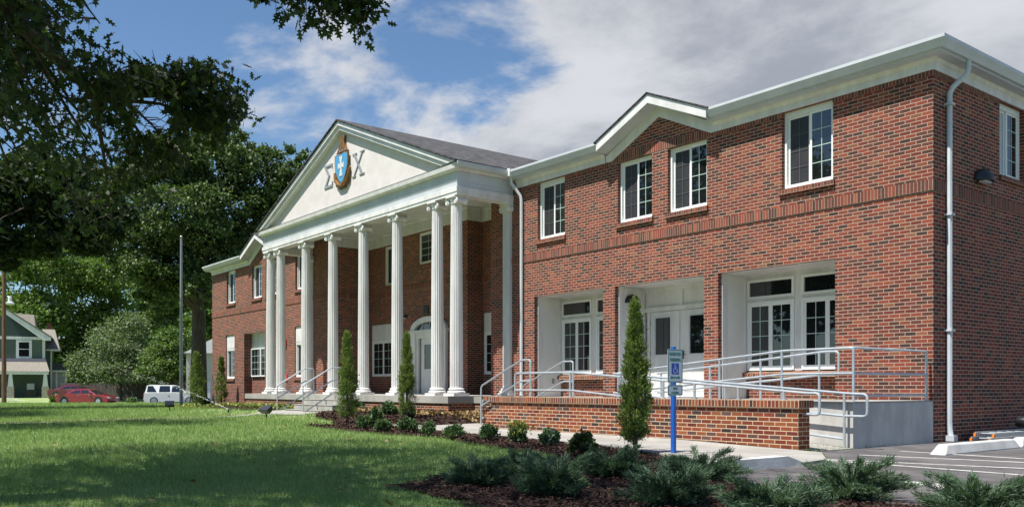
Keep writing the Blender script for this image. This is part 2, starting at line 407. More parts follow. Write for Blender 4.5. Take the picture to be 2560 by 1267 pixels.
gx = np.concatenate([[-700, -400, -250], np.arange(-180, -40, 4.0), np.arange(-40, 14, .5), np.arange(14, 60, 4), [100, 250, 500]])
gy = np.concatenate([[-500, -250, -120, -70], np.arange(-45, -20, 2.5), np.arange(-20, 2, .5), np.arange(2, 160, 4), [220, 350, 700]])
GX, GY = np.meshgrid(gx, gy, indexing='ij'); nx, ny = GX.shape
ZZ = gz(GX, GY) - .012
ZZ[(GX > .6) & (GY > -7) & (GX < 45) & (GY < 60)] -= .05
I = np.arange(nx * ny).reshape(nx, ny)
F = np.stack([I[:-1, :-1], I[1:, :-1], I[1:, 1:], I[:-1, 1:]], -1).reshape(-1, 4)
m, t, b = newmat('lawn')
g = t.nodes.new('ShaderNodeNewGeometry')
def tn(scale, detail=6, stretch=None):
    n = t.nodes.new('ShaderNodeTexNoise'); n.inputs['Scale'].default_value = scale; n.inputs['Detail'].default_value = detail; n.inputs['Roughness'].default_value = .7
    t.links.new(g.outputs['Position'], n.inputs['Vector']); return n.outputs[0]
fine = tn(22, 8); broad = tn(.45, 4)
cA = mixc(mrange(fine, .3, .7, tree=t), (.075, .155, .038), (.335, .420, .180), t)
cB = mixc(mrange(broad, .38, .66, tree=t), cA, (.400, .440, .210), t)
cB = mixc(.45, cA, cB, t)
t.links.new(cB, b.inputs['Base Color']); b.inputs['Roughness'].default_value = .9; b.inputs['Specular IOR Level'].default_value = .15
bp = t.nodes.new('ShaderNodeBump'); bp.inputs['Strength'].default_value = 1; bp.inputs['Distance'].default_value = .05
t.links.new(fine, bp.inputs['Height']); t.links.new(bp.outputs[0], b.inputs['Normal'])
LAWN = m
struct(fast_mesh('lawn', np.stack([GX, GY, ZZ], -1).reshape(-1, 3), F, LAWN, smooth=True))
struct(sheet('parking_lot', PARKP, ASPH, .004))
struct(sheet('sidewalk', WALKP, WALK, .035, thick=.12))
struct(sheet('front_path', PATHP, WALK, .006))

# mulch beds: lumpy sheets plus loose chips
def bed(name, poly, st=.16):
    P = np.array(poly); xs = np.arange(P[:, 0].min(), P[:, 0].max() + st, st); ys = np.arange(P[:, 1].min(), P[:, 1].max() + st, st)
    X, Y = np.meshgrid(xs, ys, indexing='ij')
    Z = gz(X, Y) - .012 + rng.uniform(0, .040, X.shape)
    X2 = X + rng.uniform(-.05, .05, X.shape); Y2 = Y + rng.uniform(-.05, .05, X.shape)
    I = np.arange(X.size).reshape(X.shape)
    F = np.stack([I[:-1, :-1], I[1:, :-1], I[1:, 1:], I[:-1, 1:]], -1).reshape(-1, 4)
    cx = (X[:-1, :-1] + st / 2).ravel(); cy = (Y[:-1, :-1] + st / 2).ravel()
    F = F[inpoly(cx, cy, poly)]
    return struct(fast_mesh(name, np.stack([X2, Y2, Z], -1).reshape(-1, 3), F, MULCH, smooth=True))
MULCH = mat('mulch', (.044, .025, .020), .95, (.014, .009, .008), 26, bump=1.0, bscale=60, spec=.15, detail=10)
bed('mulch_bed', BEDP); bed('mulch_bed', BEDL, .3)
def scatter(poly, n, dens_by_depth=True):
    P = np.array(poly); x = rng.uniform(P[:, 0].min(), P[:, 0].max(), n * 3); y = rng.uniform(P[:, 1].min(), P[:, 1].max(), n * 3)
    k = inpoly(x, y, poly); return x[k], y[k]
def depth(x, y): return (x - CAM[0]) * FX + (y - CAM[1]) * FY
def lateral(x, y): return (x - CAM[0]) * FY - (y - CAM[1]) * FX
x, y = scatter(BEDP, 110000); d = depth(x, y); k = (d > 3) & (rng.uniform(size=len(x)) < np.clip(220 / d ** 2, .12, 1))
x, y, d = x[k], y[k], d[k]; C = np.stack([x, y, gz(x, y) + .018 + rng.uniform(0, .02, len(x))], -1)
ax = rng.normal(size=C.shape); ax[:, 2] *= .25
CHIPT = [(-.22, 0), (.22, 0), (.14, 1), (-.18, .9)]
struct(leaves('mulch_chips', C, np.clip(.0030 * d, .03, .075), CHIPT, CHIP, axis=ax, jitter=.1, normals=np.tile([0, 0, 1.0], (len(C), 1))), 'stuff')

# grass blades: thinning with distance, and a fringe over the edges of the beds
def grass(name, n, dmin, dmax, h, w):
    u = rng.uniform(size=n); dd = dmin * (dmax / dmin) ** u; la = rng.uniform(-.68, .64, n) * dd
    x = CAM[0] + dd * FX + la * FY; y = CAM[1] + dd * FY - la * FX
    k = on_grass(x, y); x, y, dd = x[k], y[k], dd[k]
    C = np.stack([x, y, gz(x, y) - .015], -1)
    a = np.tile([0, 0, 1.0], (len(C), 1))
    T = np.array([(-.5 * w, 0), (.5 * w, 0), (.1 * w, 1)])
    return leaves(name, C, h * np.clip((dd / 11) ** .6, .8, 2.2), T, LF_GRASS, axis=a, jitter=.42)
struct(grass('grass', 620000, 5.8, 70, .060, .13), 'stuff')

# painted bay lines, kerb and wheel stops
def uz(px, py, z):
    a = (px - 1280) / 2204; t = (z - CAM[2]) / (-(py - 969) / 2204)
    return (CAM[0] + t * (FX + a * FY), CAM[1] + t * (FY - a * FX))
lm = MB()
for (a, b_) in (((2022, 1146.5), (2640, 1193)), ((2060, 1147.6), (2640, 1174)), ((2147, 1136.5), (2640, 1159)), ((2250, 1127), (2640, 1151)), ((2478, 1110), (2640, 1119))):
    A = Vector((*uz(*a, -.055), 0)); B = Vector((*uz(*b_, -.055), 0)); s = (B - A).normalized().cross(Vector((0, 0, 1))) * .05
    n = 12; pr = None
    for i in range(n + 1):
        p = A.lerp(B, i / n); q = [p - s, p + s]; q = [(v.x, v.y, gzf(v.x, v.y) + .008) for v in q]
        if pr: lm.face([pr[0], pr[1], q[1], q[0]])
        pr = q
struct(lm.build('bay_lines', PAINT))
sb = MB()
for pts in ([(2248, 1199), (2290, 1203), (2322, 1209), (2310, 1213), (2262, 1206)], [(2325, 1209), (2372, 1207), (2380, 1218), (2352, 1224), (2330, 1216)]):
    sb.face([(*uz(px, py, -.055), -.052) for px, py in pts][::-1])
struct(sb.build('pavement_stencil', PAINT))
mb = MB()   # raised kerb that ends by the ramp
for i in range(8):
    y0 = -7.35 + i * .22; y1 = y0 + .222; z0 = gzf(1.2, y0); h0 = .13 * ss(min(1, (7.35 - .22 * i - 5.6) / .5)) if i > 5 else .13
    h1 = .13 if i < 6 else (.07 if i == 6 else .005); h0 = .13 if i < 7 else .07
    mb.hexa([(1.02, y0, z0 - .1), (1.24, y0, z0 - .1), (1.24, y1, z0 - .1), (1.02, y1, z0 - .1), (1.02, y0, z0 + h0), (1.21, y0, z0 + h0), (1.21, y1, z0 + h1), (1.02, y1, z0 + h1)])
tag(mb.build('kerb', CURBW), 'short white concrete kerb end beside the low brick ramp wall', 'kerb')
def wheel_stop(x, y0, y1, label):
    z = gzf(x, y0)
    o = MB().hexa([(x - .12, y0, z), (x + .12, y0, z), (x + .12, y1, z), (x - .12, y1, z), (x - .07, y0 + .16, z + .15), (x + .07, y0 + .16, z + .15), (x + .07, y1 - .16, z + .15), (x - .07, y1 - .16, z + .15)]).build('wheel_stop', CURBW)
    bv = o.modifiers.new('bevel', 'BEVEL'); bv.width = .02; bv.segments = 2
    return tag(o, label, 'wheel stop', 'concrete wheel stops beside the building')
wheel_stop(1.42, -2.75, -.22, 'white concrete wheel stop nearest the ramp landing')
wheel_stop(1.34, -.02, 2.4, 'white concrete wheel stop in front of the ladder, cut by the photo edge')
# ------------------------------------------------------------------ the brick building
ROT = Matrix.Rotation(R(90), 4, 'Z')       # wall facing +X: local x runs along Y
B = thing('brick_building', 'long two storey red brick building with a white columned portico and gabled wings', 'building', (-18.2, 0, 0))
def wall(mb, u0, u1, z0, z1, th, ops=(), d0=0.0):
    """wall in the local frame (x along, y inward); openings (u0,u1,z0,z1) go right through with reveals"""
    us = sorted({u0, u1, *[o[0] for o in ops], *[o[1] for o in ops]}); zs = sorted({z0, z1, *[o[2] for o in ops], *[o[3] for o in ops]})
    us = [u for u in us if u0 <= u <= u1]; zs = [z for z in zs if z0 <= z <= z1]
    def full(i, j):
        if i < 0 or j < 0 or i >= len(us) - 1 or j >= len(zs) - 1: return False
        u, z = (us[i] + us[i + 1]) / 2, (zs[j] + zs[j + 1]) / 2
        return not any(o[0] < u < o[1] and o[2] < z < o[3] for o in ops)
    a, b = d0, d0 + th
    for i in range(len(us) - 1):
        for j in range(len(zs) - 1):
            if not full(i, j): continue
            x0, x1, y0, y1 = us[i], us[i + 1], zs[j], zs[j + 1]
            mb.face([(x0, a, y0), (x1, a, y0), (x1, a, y1), (x0, a, y1)]); mb.face([(x1, b, y0), (x0, b, y0), (x0, b, y1), (x1, b, y1)])
            if not full(i - 1, j): mb.face([(x0, b, y0), (x0, a, y0), (x0, a, y1), (x0, b, y1)])
            if not full(i + 1, j): mb.face([(x1, a, y0), (x1, b, y0), (x1, b, y1), (x1, a, y1)])
            if not full(i, j - 1): mb.face([(x0, b, y0), (x1, b, y0), (x1, a, y0), (x0, a, y0)])
            if not full(i, j + 1): mb.face([(x0, a, y1), (x1, a, y1), (x1, b, y1), (x0, b, y1)])
    return mb
def sweep(mb, prof, path, cap=True):
    """profile [(out, z)] carried along a ground path; 'out' is the right-hand side of the path, corners mitred"""
    n = len(path); rings = []
    for i, p in enumerate(path):
        p = Vector(p); ds = []
        if i > 0: ds.append((p - Vector(path[i - 1])).normalized())
        if i < n - 1: ds.append((Vector(path[i + 1]) - p).normalized())
        ns = [Vector((d.y, -d.x)) for d in ds]
        m = ns[0] if len(ns) == 1 else (ns[0] + ns[1]) / (1 + ns[0].dot(ns[1]))
        rings.append([mb.P((p.x + m.x * o, p.y + m.y * o, z)) for o, z in prof])
    k = len(prof)
    for a, b in zip(rings, rings[1:]):
        for j in range(k): mb.f.append([a[j], b[j], b[(j + 1) % k], a[(j + 1) % k]])
    if cap: mb.f.append(rings[0][::-1]); mb.f.append(rings[-1])
    return mb
def rect(o0, o1, z0, z1): return [(o0, z0), (o1, z0), (o1, z1), (o0, z1)]
def window(par, u0, u1, z0, z1, d, ns=2, cols=2, rows=4, xf=None, fw=.05, sw=.045, screens=(), name='window', stag=True, head=0.0, panemat=None, scrmat=None, scrname='insect_screen'):
    f = MB(xf)
    f.box(u0, u0 + fw, d, d + .10, z0, z1); f.box(u1 - fw, u1, d, d + .10, z0, z1)
    f.box(u0 + fw, u1 - fw, d, d + .10, z0, z0 + fw * .9); f.box(u0 + fw, u1 - fw, d, d + .10, z1 - fw - head, z1)
    f.box(u0 + fw - .01, u1 - fw + .01, d - .012, d, z0 - .004, z0 + .022)
    a, b = u0 + fw, u1 - fw; w = (b - a) / ns; zb, zt = z0 + fw * .9, z1 - fw - head
    pn, gl, gd = MB(xf), MB(xf), MB(xf); scr = MB(xf)
    for i in range(ns):
        x0, x1 = a + i * w, a + (i + 1) * w; dd = d + (.055 if (stag and ns == 2 and i == 0) else .022)
        if ns > 1:
            f.box(x0 + .001, x0 + sw, dd, dd + .03, zb + .001, zt - .001); f.box(x1 - sw, x1 - .001, dd, dd + .03, zb + .001, zt - .001)
            f.box(x0 + sw, x1 - sw, dd, dd + .03, zb + .001, zb + sw); f.box(x0 + sw, x1 - sw, dd, dd + .03, zt - sw, zt - .001)
            p0, p1, q0, q1 = x0 + sw, x1 - sw, zb + sw, zt - sw
        else: p0, p1, q0, q1 = x0, x1, zb, zt
        (scr if i in screens else pn).box(p0 - .004, p1 + .004, dd + .012, dd + .02, q0 - .004, q1 + .004)
        gr = gd if i in screens else gl
        if cols * rows > 1:
            for c in range(1, cols):
                xx = p0 + (p1 - p0) * c / cols; gr.box(xx - .008, xx + .008, dd + .003, dd + .011, q0, q1)
            for r_ in range(1, rows):
                z = q0 + (q1 - q0) * r_ / rows
                for c in range(cols):
                    g0 = p0 + (p1 - p0) * c / cols + (.008 if c else 0); g1 = p0 + (p1 - p0) * (c + 1) / cols - (.008 if c < cols - 1 else 0)
                    gr.box(g0, g1, dd + .003, dd + .011, z - .008, z + .008)
    o = f.build(name, VINYL, par)
    if pn.f: pn.build('pane', panemat or GLASS, o)
    if scr.f: scr.build(scrname, scrmat or SCREEN, o)
    if gl.f: gl.build('grille', GRILLE, o)
    if gd.f: gd.build('grille', GRILLE if scrmat else GRILLED, o)
    return o
def brick_sill(win, u0, u1, z, d, xf=None, h=.10, out=.055):
    m = MB(xf, uvo=(0, z - h))
    m.hexa([(u0 - .05, -out, z - h - .02), (u1 + .05, -out, z - h - .02), (u1 + .05, d, z - h), (u0 - .05, d, z - h), (u0 - .05, -out, z - .025), (u1 + .05, -out, z - .025), (u1 + .05, d, z), (u0 - .05, d, z)])
    return m.build('sill', SOLDS, win)
SOLDS = brick('brick_sill', .0677, .13, PAL3, (.30, .22, .17), 0.0)

ZT = 6.70; FL = .66
UPW = [(-10.79, -9.69), (-7.74, -6.62), (-6.13, -5.00), (-3.08, -1.94)]
LOW = [(-10.94, -8.26), (-7.84, -5.08), (-4.69, -1.89)]
ops = [(a, b, 4.90, 6.45 if i in (0, 3) else 6.38) for i, (a, b) in enumerate(UPW)] + [(a, b, FL, 3.38) for a, b in LOW]
w = wall(MB(), -12.9, 0, -.2, ZT, .12, ops); w.prism([(-8.35, ZT), (-6.47, 7.50), (-4.6, ZT)], 'y', 0, .12)
w.build('front_wall', BR, B)
SW = [(2.60, 3.72)]
wall(MB(ROT), .12, 12, -.2, ZT, .12, [(a, b, 5.02, 6.45) for a, b in SW]).build('side_wall', BR, B)
# left wing, inner walls
LUP = [(-34.06, -32.95), (-30.92, -29.80), (-29.35, -28.22), (-26.30, -25.20)]
lops = [(a, b, 4.90, 6.45 if i in (0, 3) else 6.38) for i, (a, b) in enumerate(LUP)] + [(-34.16, -33.05, 1.34, 3.40), (-31.85, -29.45, .3, 3.38), (-26.36, -25.1, 1.34, 3.40)]
w = wall(MB(), -36.03, -23.3, -.3, ZT, .12, lops); w.prism([(-31.45, ZT), (-29.57, 7.50), (-27.7, ZT)], 'y', 0, .12)
w.build('front_wall', BR, B)
m = MB(); wall(m, -20.5, -15.8, .3, ZT + .1, .12, [(-19.0, -17.1, .68, 3.18), (-18.75, -17.65, 5.2, 6.3)], d0=1.2); m.build('centre_wall', BR, B)
m = MB(); wall(m, -23.3, -20.5, .3, ZT + .1, .12, [(-23.2, -20.72, 1.34, 3.35), (-22.15, -20.9, 4.82, 6.3)], d0=1.8)
m.build('link_wall', BR, B); m = MB(); wall(m, -15.8, -12.9, .3, ZT + .1, .12, [(-15.74, -13.4, 1.34, 3.35)], d0=1.8); m.build('link_wall', BR, B)
m = MB(ROT); wall(m, .12, 1.92, .3, ZT, .12, d0=23.3); m.build('return_wall', BR, B); m = MB(ROT); wall(m, 1.32, 1.8, .3, ZT, .12, d0=15.8); m.build('return_wall', BR, B)
for q in ((-12.9, -12.78, .12, 1.92, .3, ZT), (-20.5, -20.38, 1.32, 1.8, .3, ZT)): MB().box(*q).build('return_wall', BR, B)
MB().box(-36.03, -35.91, .12, 12, -.3, ZT).build('side_wall', BR, B); MB().box(-36.03, 0, 12, 12.12, -.3, ZT).build('back_wall', BR, B)
# brick bands
m = MB(uvo=(0, 4.353)); pr = rect(-.01, .022, 4.353, 4.547)
sweep(m, pr, [(-11.0, 0), (0, 0), (0, 12)]); sweep(m, pr, [(-36.03, 0), (-23.3, 0), (-23.3, 1.8), (-20.5, 1.8), (-20.5, 1.2), (-15.8, 1.2), (-15.8, 1.8), (-12.9, 1.8)]); sweep(m, pr, [(-12.895, 0), (-11.004, 0)])
m.build('brick_band', SOLD, B)
for xa, xb in ((-7.98, -4.80), (-31.12, -28.0)):
    m = MB(uvo=(0, 6.385)); m.box(xa, xb, -.008, .0, 6.385, 6.585); m.build('window_header', SOLD, B)
for a, b in ((-11.7, -10.79), (-9.69, -8.05), (-4.75, -3.08), (-1.94, 0), (-36.03, -34.06), (-32.95, -31.3), (-28.0, -26.30)):
    MB(uvo=(0, 6.30)).box(a, b, -.006, -.0005, 6.36, 6.451).build('top_course', SOLD, B)
for a, b in ((0.001, 2.60), (3.72, 12)): MB(ROT, uvo=(0, 6.30)).box(a, b, -.006, -.0005, 6.36, 6.451).build('top_course', SOLD, B)
# upper windows
for (a, b), hd in zip(UPW, (.05, 0, 0, .05)):
    wn = window(B, a + .006, b - .006, 4.905, 6.375 if not hd else 6.448, .09, screens=(0,), head=hd); brick_sill(wn, a, b, 4.90, .095)
for (a, b), hd in zip(LUP, (.05, 0, 0, .05)):
    wn = window(B, a + .006, b - .006, 4.905, 6.375 if not hd else 6.448, .09, screens=(0,), head=hd); brick_sill(wn, a, b, 4.90, .095)
for a, b in SW:
    wn = window(B, a + .006, b - .006, 5.025, 6.448, .09, xf=ROT, head=.05, screens=(0,), scrmat=BLIND, scrname='curtain'); brick_sill(wn, a, b, 5.02, .095, xf=ROT)
# alcoves of the right wing
def clap(mb, y0, y1, z0, z1, x, sgn, step=.115):
    z = z0
    while z < z1 - .01:
        zt = min(z + step, z1)
        mb.face([(x + sgn * .018, y0, z), (x + sgn * .018, y1, z), (x + sgn * .004, y1, zt), (x + sgn * .004, y0, zt)])
        mb.face([(x, y0, z), (x, y1, z), (x + sgn * .018, y1, z), (x + sgn * .018, y0, z)]); z = zt
for k, (a, b) in enumerate(LOW):
    m = MB(); clap(m, .30, .90, FL, 3.375, a, 1); m.build('siding', SIDING, B); m = MB(); clap(m, .30, .90, FL, 3.375, b, -1); m.build('siding', SIDING, B)
    m = MB(); m.box(a - .06, a, .12, 1.0, FL, 3.5); m.box(b, b + .06, .12, 1.0, FL, 3.5); m.box(a - .06, b + .06, .12, 1.1, 3.38, 3.5)
    m.box(a, a + .024, .121, .30, FL, 3.379); m.box(b - .024, b, .121, .30, FL, 3.379); m.box(a, a + .024, .90, 1.0, FL, 3.379); m.box(b - .024, b, .90, 1.0, FL, 3.379)
    if k != 1:
        units = [(a + .04, a + 1.24), (a + 1.42, a + 2.62)]
        m.box(a, b, 1.04, 1.12, 1.27, 3.38)
        m.box(units[0][1], units[1][0], .985, 1.04, 1.27, 3.38); m.box(a, units[0][0], .995, 1.04, 1.27, 3.38); m.box(units[1][1], b, .995, 1.04, 1.27, 3.38)
        for u in units: m.box(u[0], u[1], .995, 1.04, 2.79, 2.86); m.box(u[0], u[1], .995, 1.04, 3.28, 3.38)
        m.build('alcove_lining', WHITE, B)
        for u in units:
            window(B, u[0] + .002, u[1] - .002, 1.285, 2.788, .955, ns=2, cols=2, rows=4, stag=False, sw=.05)
            window(B, u[0] + .002, u[1] - .002, 2.862, 3.278, .955, ns=1, cols=1, rows=1, fw=.055, name='transom_window')
        m = MB(); m.box(a, b, .95, 1.12, FL, 1.14); m.build('alcove_base', BR, B)
        m = MB(uvo=(0, 1.14)); m.hexa([(a - .0, .82, 1.13), (b, .82, 1.13), (b, 1.03, 1.13), (a, 1.03, 1.13), (a, .82, 1.215), (b, .82, 1.215), (b, 1.03, 1.27), (a, 1.03, 1.27)]); m.build('alcove_sill', ROWL, B)
    else:
        m.box(a, a + .07, .97, 1.12, FL, 3.38); m.box(b - .07, b, .97, 1.12, FL, 3.38)
        m.box(a + .07, b - .07, 1.03, 1.12, 2.78, 3.38)
        m.box(a + .07, b - .07, .97, 1.03, 2.78, 2.89); m.box(a + .07, b - .07, .985, 1.03, 3.27, 3.38)
        for xx in (a + .10, a + 1.20, b - .22): m.box(xx, xx + .09, .985, 1.03, 2.89, 3.27)
        m.box(a + .16, a + .24, .97, 1.12, FL, 2.78); m.box(b - .47, b - .07, .97, 1.12, FL, 2.78)
        m.build('alcove_lining', WHITE, B)
        m = MB(); m.box(a + .07, a + .16, 1.06, 1.12, FL, 2.78); m.build('sidelight', GLASS, B)
        for x0, x1, hx in ((a + .25, a + 1.19, a + 1.10), (a + 1.21, a + 2.27, a + 1.30)):
            m = MB(); wall(m, x0, x1, FL + .02, 2.77, .045, [(x0 + .16, x1 - .30, 1.72, 2.62)] if hx > a + 1.0 and x0 < a + 1 else [(x0 + .30, x1 - .16, 1.72, 2.62)], d0=1.0)
            dr = m.build('door', WHITE, B)
            p0, p1 = (x0 + .16, x1 - .30) if x0 < a + 1 else (x0 + .30, x1 - .16)
            MB().box(p0, p1, 1.015, 1.03, 1.72, 2.62).build('pane', GLASS, dr)
            m = MB(); 
            for q in ((p0 - .03, p0, 1.69, 2.65), (p1, p1 + .03, 1.69, 2.65), (p0, p1, 1.69, 1.72), (p0, p1, 2.62, 2.65)): m.box(q[0], q[1], .992, 1.0, q[2], q[3])
            m.build('glazing_bead', TRIM, dr)
            s = 1 if hx < x0 + .3 else -1
            m = MB(); m.box(hx - .025, hx + .025, .985, .9995, 1.60, 1.80); m.tube([(hx, .985, 1.70), (hx, .93, 1.70), (hx + s * .12, .93, 1.70)], .011); m.build('handle', BLACK, dr)
            hgx = x0 if x0 < a + 1 else x1
            for hz in (.95, 1.7, 2.45): MB().box(hgx - .012, hgx + .012, .988, .9995, hz, hz + .11).build('hinge', POLEM, dr)
            m = MB(); m.box(x0 + .12, x1 - .12, .994, 1.0, .82, 1.45); m.build('lower_panel', WHITE, dr)
# left wing lower windows and alcove
for a, b in ((-34.16, -33.05), (-26.36, -25.1)):
    wn = window(B, a + .006, b - .006, 1.345, 2.72, .055, screens=(0,)); m = MB(); m.box(a + .004, b - .004, .05, .115, 2.722, 3.396); m.box(a + .06, b - .06, .042, .05, 2.78, 3.34); m.build('panel', WHITE, wn); brick_sill(wn, a, b, 1.34, .06)
m = MB(); m.box(-31.97, -31.85, .12, .36, .3, 3.38); m.box(-29.45, -29.33, .12, .36, .3, 3.38); m.box(-31.97, -29.33, .36, .48, .3, 1.40); m.build('bay_base', BR, B)
m = MB(); m.box(-31.85, -29.45, .36, .48, 1.40, 3.38); m.box(-31.85, -29.45, .12, .36, 3.38, 3.46); m.box(-31.72, -29.58, .345, .36, 2.78, 3.32); m.build('bay_panel', WHITE, B)
window(B, -31.76, -30.66, 1.42, 2.70, .29, ns=1, cols=3, rows=4); window(B, -30.64, -29.54, 1.42, 2.70, .29, ns=1, cols=3, rows=4)
# windows on the link walls and the centre block
def tallwin(x0, x1, d, n):
    wn = window(B, x0 + .006, x1 - .006, 1.345, 2.72, d, ns=n, cols=2, rows=4, stag=False, sw=.05)
    m = MB(); m.box(x0 + .004, x1 - .004, d, d + .065, 2.722, 3.346); k = n
    for i in range(k): u = x0 + (x1 - x0) * i / k; m.box(u + .06, u + (x1 - x0) / k - .06, d - .008, d, 2.80, 3.29)
    m.build('panel', WHITE, wn)
tallwin(-23.2, -20.72, 1.83, 3); tallwin(-15.74, -13.4, 1.83, 3)
window(B, -22.15 + .006, -20.906, 4.825, 6.295, 1.83, ns=2, cols=2, rows=4, screens=(0,))
window(B, -18.744, -17.656, 5.205, 6.295, 1.235, ns=1, cols=2, rows=4, fw=.09)
m = MB(uvo=(0, 5.08)); m.box(-18.8, -17.6, 1.15, 1.22, 5.08, 5.195); m.build('sill', SOLDS, B)
# front door with its arch
dc = -18.05
m = MB()
for s in (-1, 1):
    a, b = sorted((dc + s * 1.12, dc + s * .80)); m.box(a, b, 1.10, 1.30, .68, 2.80); a, b = sorted((dc + s * .80, dc + s * .66)); m.box(a, b, 1.16, 1.30, .68, 2.62)
m.box(dc - 1.20, dc + 1.20, 1.06, 1.30, 2.80, 2.90); m.box(dc - .80, dc + .80, 1.14, 1.30, 2.62, 2.80)
def ell(rx, rz, n=18): return [(dc + rx * math.cos(math.pi * i / n), 2.90 + rz * math.sin(math.pi * i / n)) for i in range(n + 1)]
o1, i1 = ell(1.12, .46), ell(.84, .27)
for k in range(18): m.hexa([(o1[k][0], 1.10, o1[k][1]), (i1[k][0], 1.10, i1[k][1]), (i1[k][0], 1.30, i1[k][1]), (o1[k][0], 1.30, o1[k][1]), (o1[k + 1][0], 1.10, o1[k + 1][1]), (i1[k + 1][0], 1.10, i1[k + 1][1]), (i1[k + 1][0], 1.30, i1[k + 1][1]), (o1[k + 1][0], 1.30, o1[k + 1][1])])
sur = m.build('door_surround', WHITE, B)
MB().prism(ell(.84, .27) , 'y', 1.20, 1.24).build('fanlight', GLASS, sur)
m = MB()
for t_ in (-.42, 0, .42): m.box(dc + t_ - .012, dc + t_ + .012, 1.185, 1.199, 2.90, 2.90 + .27 * math.sqrt(1 - (t_ / .84) ** 2) - .01)
m.build('glazing_bar', WHITE, sur)
m = MB(); wall(m, dc - .57, dc + .57, .70, 2.62, .05, [(dc - .37, dc + .37, 1.55, 2.40)], d0=1.22); dr = m.build('door', WHITE, B)
MB().box(dc - .37, dc + .37, 1.24, 1.255, 1.55, 2.40).build('pane', GLASS, dr)
m = MB(); m.box(dc - .66, dc - .57, 1.25, 1.30, .68, 2.62); m.box(dc + .57, dc + .66, 1.25, 1.30, .68, 2.62); m.build('door_gap', SCREEN, dr)
m = MB(); m.tube([(dc + .48, 1.22, 1.65), (dc + .48, 1.15, 1.65), (dc + .36, 1.15, 1.65)], .012); m.build('handle', BLACK, dr)

# frieze, soffit and gutters of the wings
GUT = [(.24, 6.70), (.31, 6.70), (.34, 6.76), (.382, 6.83), (.382, 6.885), (.370, 6.885), (.366, 6.835), (.24, 6.86)]
FRI = [(.0, 6.452), (.028, 6.452), (.028, 6.585), (.05, 6.60), (.075, 6.655), (.0, 6.655)]
SOF = rect(.0, .255, 6.655, 6.70)
runs = [[(-11.70, 0), (-8.16, 0)], [(-4.80, 0), (0, 0), (0, 12)]]
lruns = [[(-36.03, 12), (-36.03, 0), (-31.26, 0)], [(-27.90, 0), (-25.15, 0)]]
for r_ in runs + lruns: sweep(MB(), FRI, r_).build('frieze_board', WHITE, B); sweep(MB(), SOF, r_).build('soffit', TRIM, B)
sweep(MB(), FRI, [(-12.88, 0), (-11.86, 0)]).build('frieze_board', WHITE, B)
gts = []
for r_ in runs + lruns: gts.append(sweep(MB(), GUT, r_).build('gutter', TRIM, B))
def gable(cx):
    x0, x1, zb, za = cx - 1.70, cx + 1.70, 6.87, 7.62; s = (za - zb) / 1.7
    fr, sf = MB(), MB()
    for sg in (-1, 1):
        def q(u, z): return (cx + sg * u, z)
        fr.prism([q(0, 7.17), q(1.52, 6.452), q(1.72, 6.452), q(1.72, 6.61), q(0, 7.42)], 'y', -.03, 0)
        sf.prism([q(0, za - .22), q(1.70, zb - .22), q(1.70, zb - .17), q(0, za - .17)], 'y', -.36, -.001)
    fr.build('frieze_board', WHITE, B); sf.build('soffit', TRIM, B)
    f = MB()
    for sg in (-1, 1):
        def q(u, z): return (cx + sg * u, z)
        f.prism([q(0, za), q(1.70, zb), q(1.70, zb - .20), q(0, za - .20)], 'y', -.395, -.361)
    f.build('rake_board', WHITE, B)
    f = MB()
    for sg in (-1, 1):
        def q(u, z): return (cx + sg * u, z)
        f.prism([q(0, za + .012), q(1.76, zb + .012 - .06 * s), q(1.76, zb + .045 - .06 * s), q(0, za + .045)], 'y', -.425, 5.0)
    f.build('gable_roof', SHING, B)
gable(-6.40); gable(-29.64)
m = MB()
for x0, x1 in ((-12.9, -.12), (-35.9, -23.3)):
    m.hexa([(x0, .13, 6.865), (x1, .13, 6.865), (x1, 12.2, 6.865), (x0, 12.2, 6.865), (x0 + 4, 4.5, 7.3), (x1 - 4, 4.5, 7.3), (x1 - 4, 8, 7.3), (x0 + 4, 8, 7.3)])
m.hexa([(-23.3, 1.2, 6.83), (-12.9, 1.2, 6.83), (-12.9, 12.2, 6.83), (-23.3, 12.2, 6.83), (-23.3, 5, 7.2), (-12.9, 5, 7.2), (-12.9, 8, 7.2), (-23.3, 8, 7.2)])
m.build('roof', SHING, B)

# ------------------------------------------------------------------ portico
PX0, PX1, AX = -25.02, -11.86, -18.44
U = [(PX0, -.001), (PX0, -1.92), (PX1, -1.92), (PX1, -.001)]
m = MB(); sweep(m, [(-.34, 6.07), (0, 6.07), (0, 6.15), (.018, 6.155), (.018, 6.285), (-.34, 6.285)], U); m.build('architrave', WHITE, B)
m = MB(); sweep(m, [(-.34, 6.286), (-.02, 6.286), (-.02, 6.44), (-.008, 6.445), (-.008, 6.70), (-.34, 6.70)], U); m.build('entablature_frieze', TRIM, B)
m = MB(); sweep(m, [(-.34, 6.701), (.07, 6.701), (.09, 6.735), (.13, 6.745), (.15, 6.865), (-.34, 6.865)], U); m.build('cornice', WHITE, B)
m = MB(); sweep(m, [(-.05, 6.866), (.155, 6.866), (.158, 6.872), (-.05, 6.93)], U); m.build('flashing', POLEM, B)
m = MB(); m.box(PX0 + .35, PX1 - .35, -1.57, 2.3, 6.78, 6.83); m.build('portico_ceiling', WHITE, B)
m = MB(); sweep(m, [(0, 6.335), (.045, 6.335), (.045, 6.45), (.03, 6.455), (.03, 6.70), (.07, 6.74), (.07, 6.779), (0, 6.779)], [(-23.3, .001), (-23.3, 1.8), (-20.5, 1.8), (-20.5, 1.2), (-15.8, 1.2), (-15.8, 1.8), (-12.9, 1.8), (-12.9, .001)]); m.build('porch_frieze', WHITE, B)
ZR = 9.57; sl_ = (ZR - 6.90) / 6.78
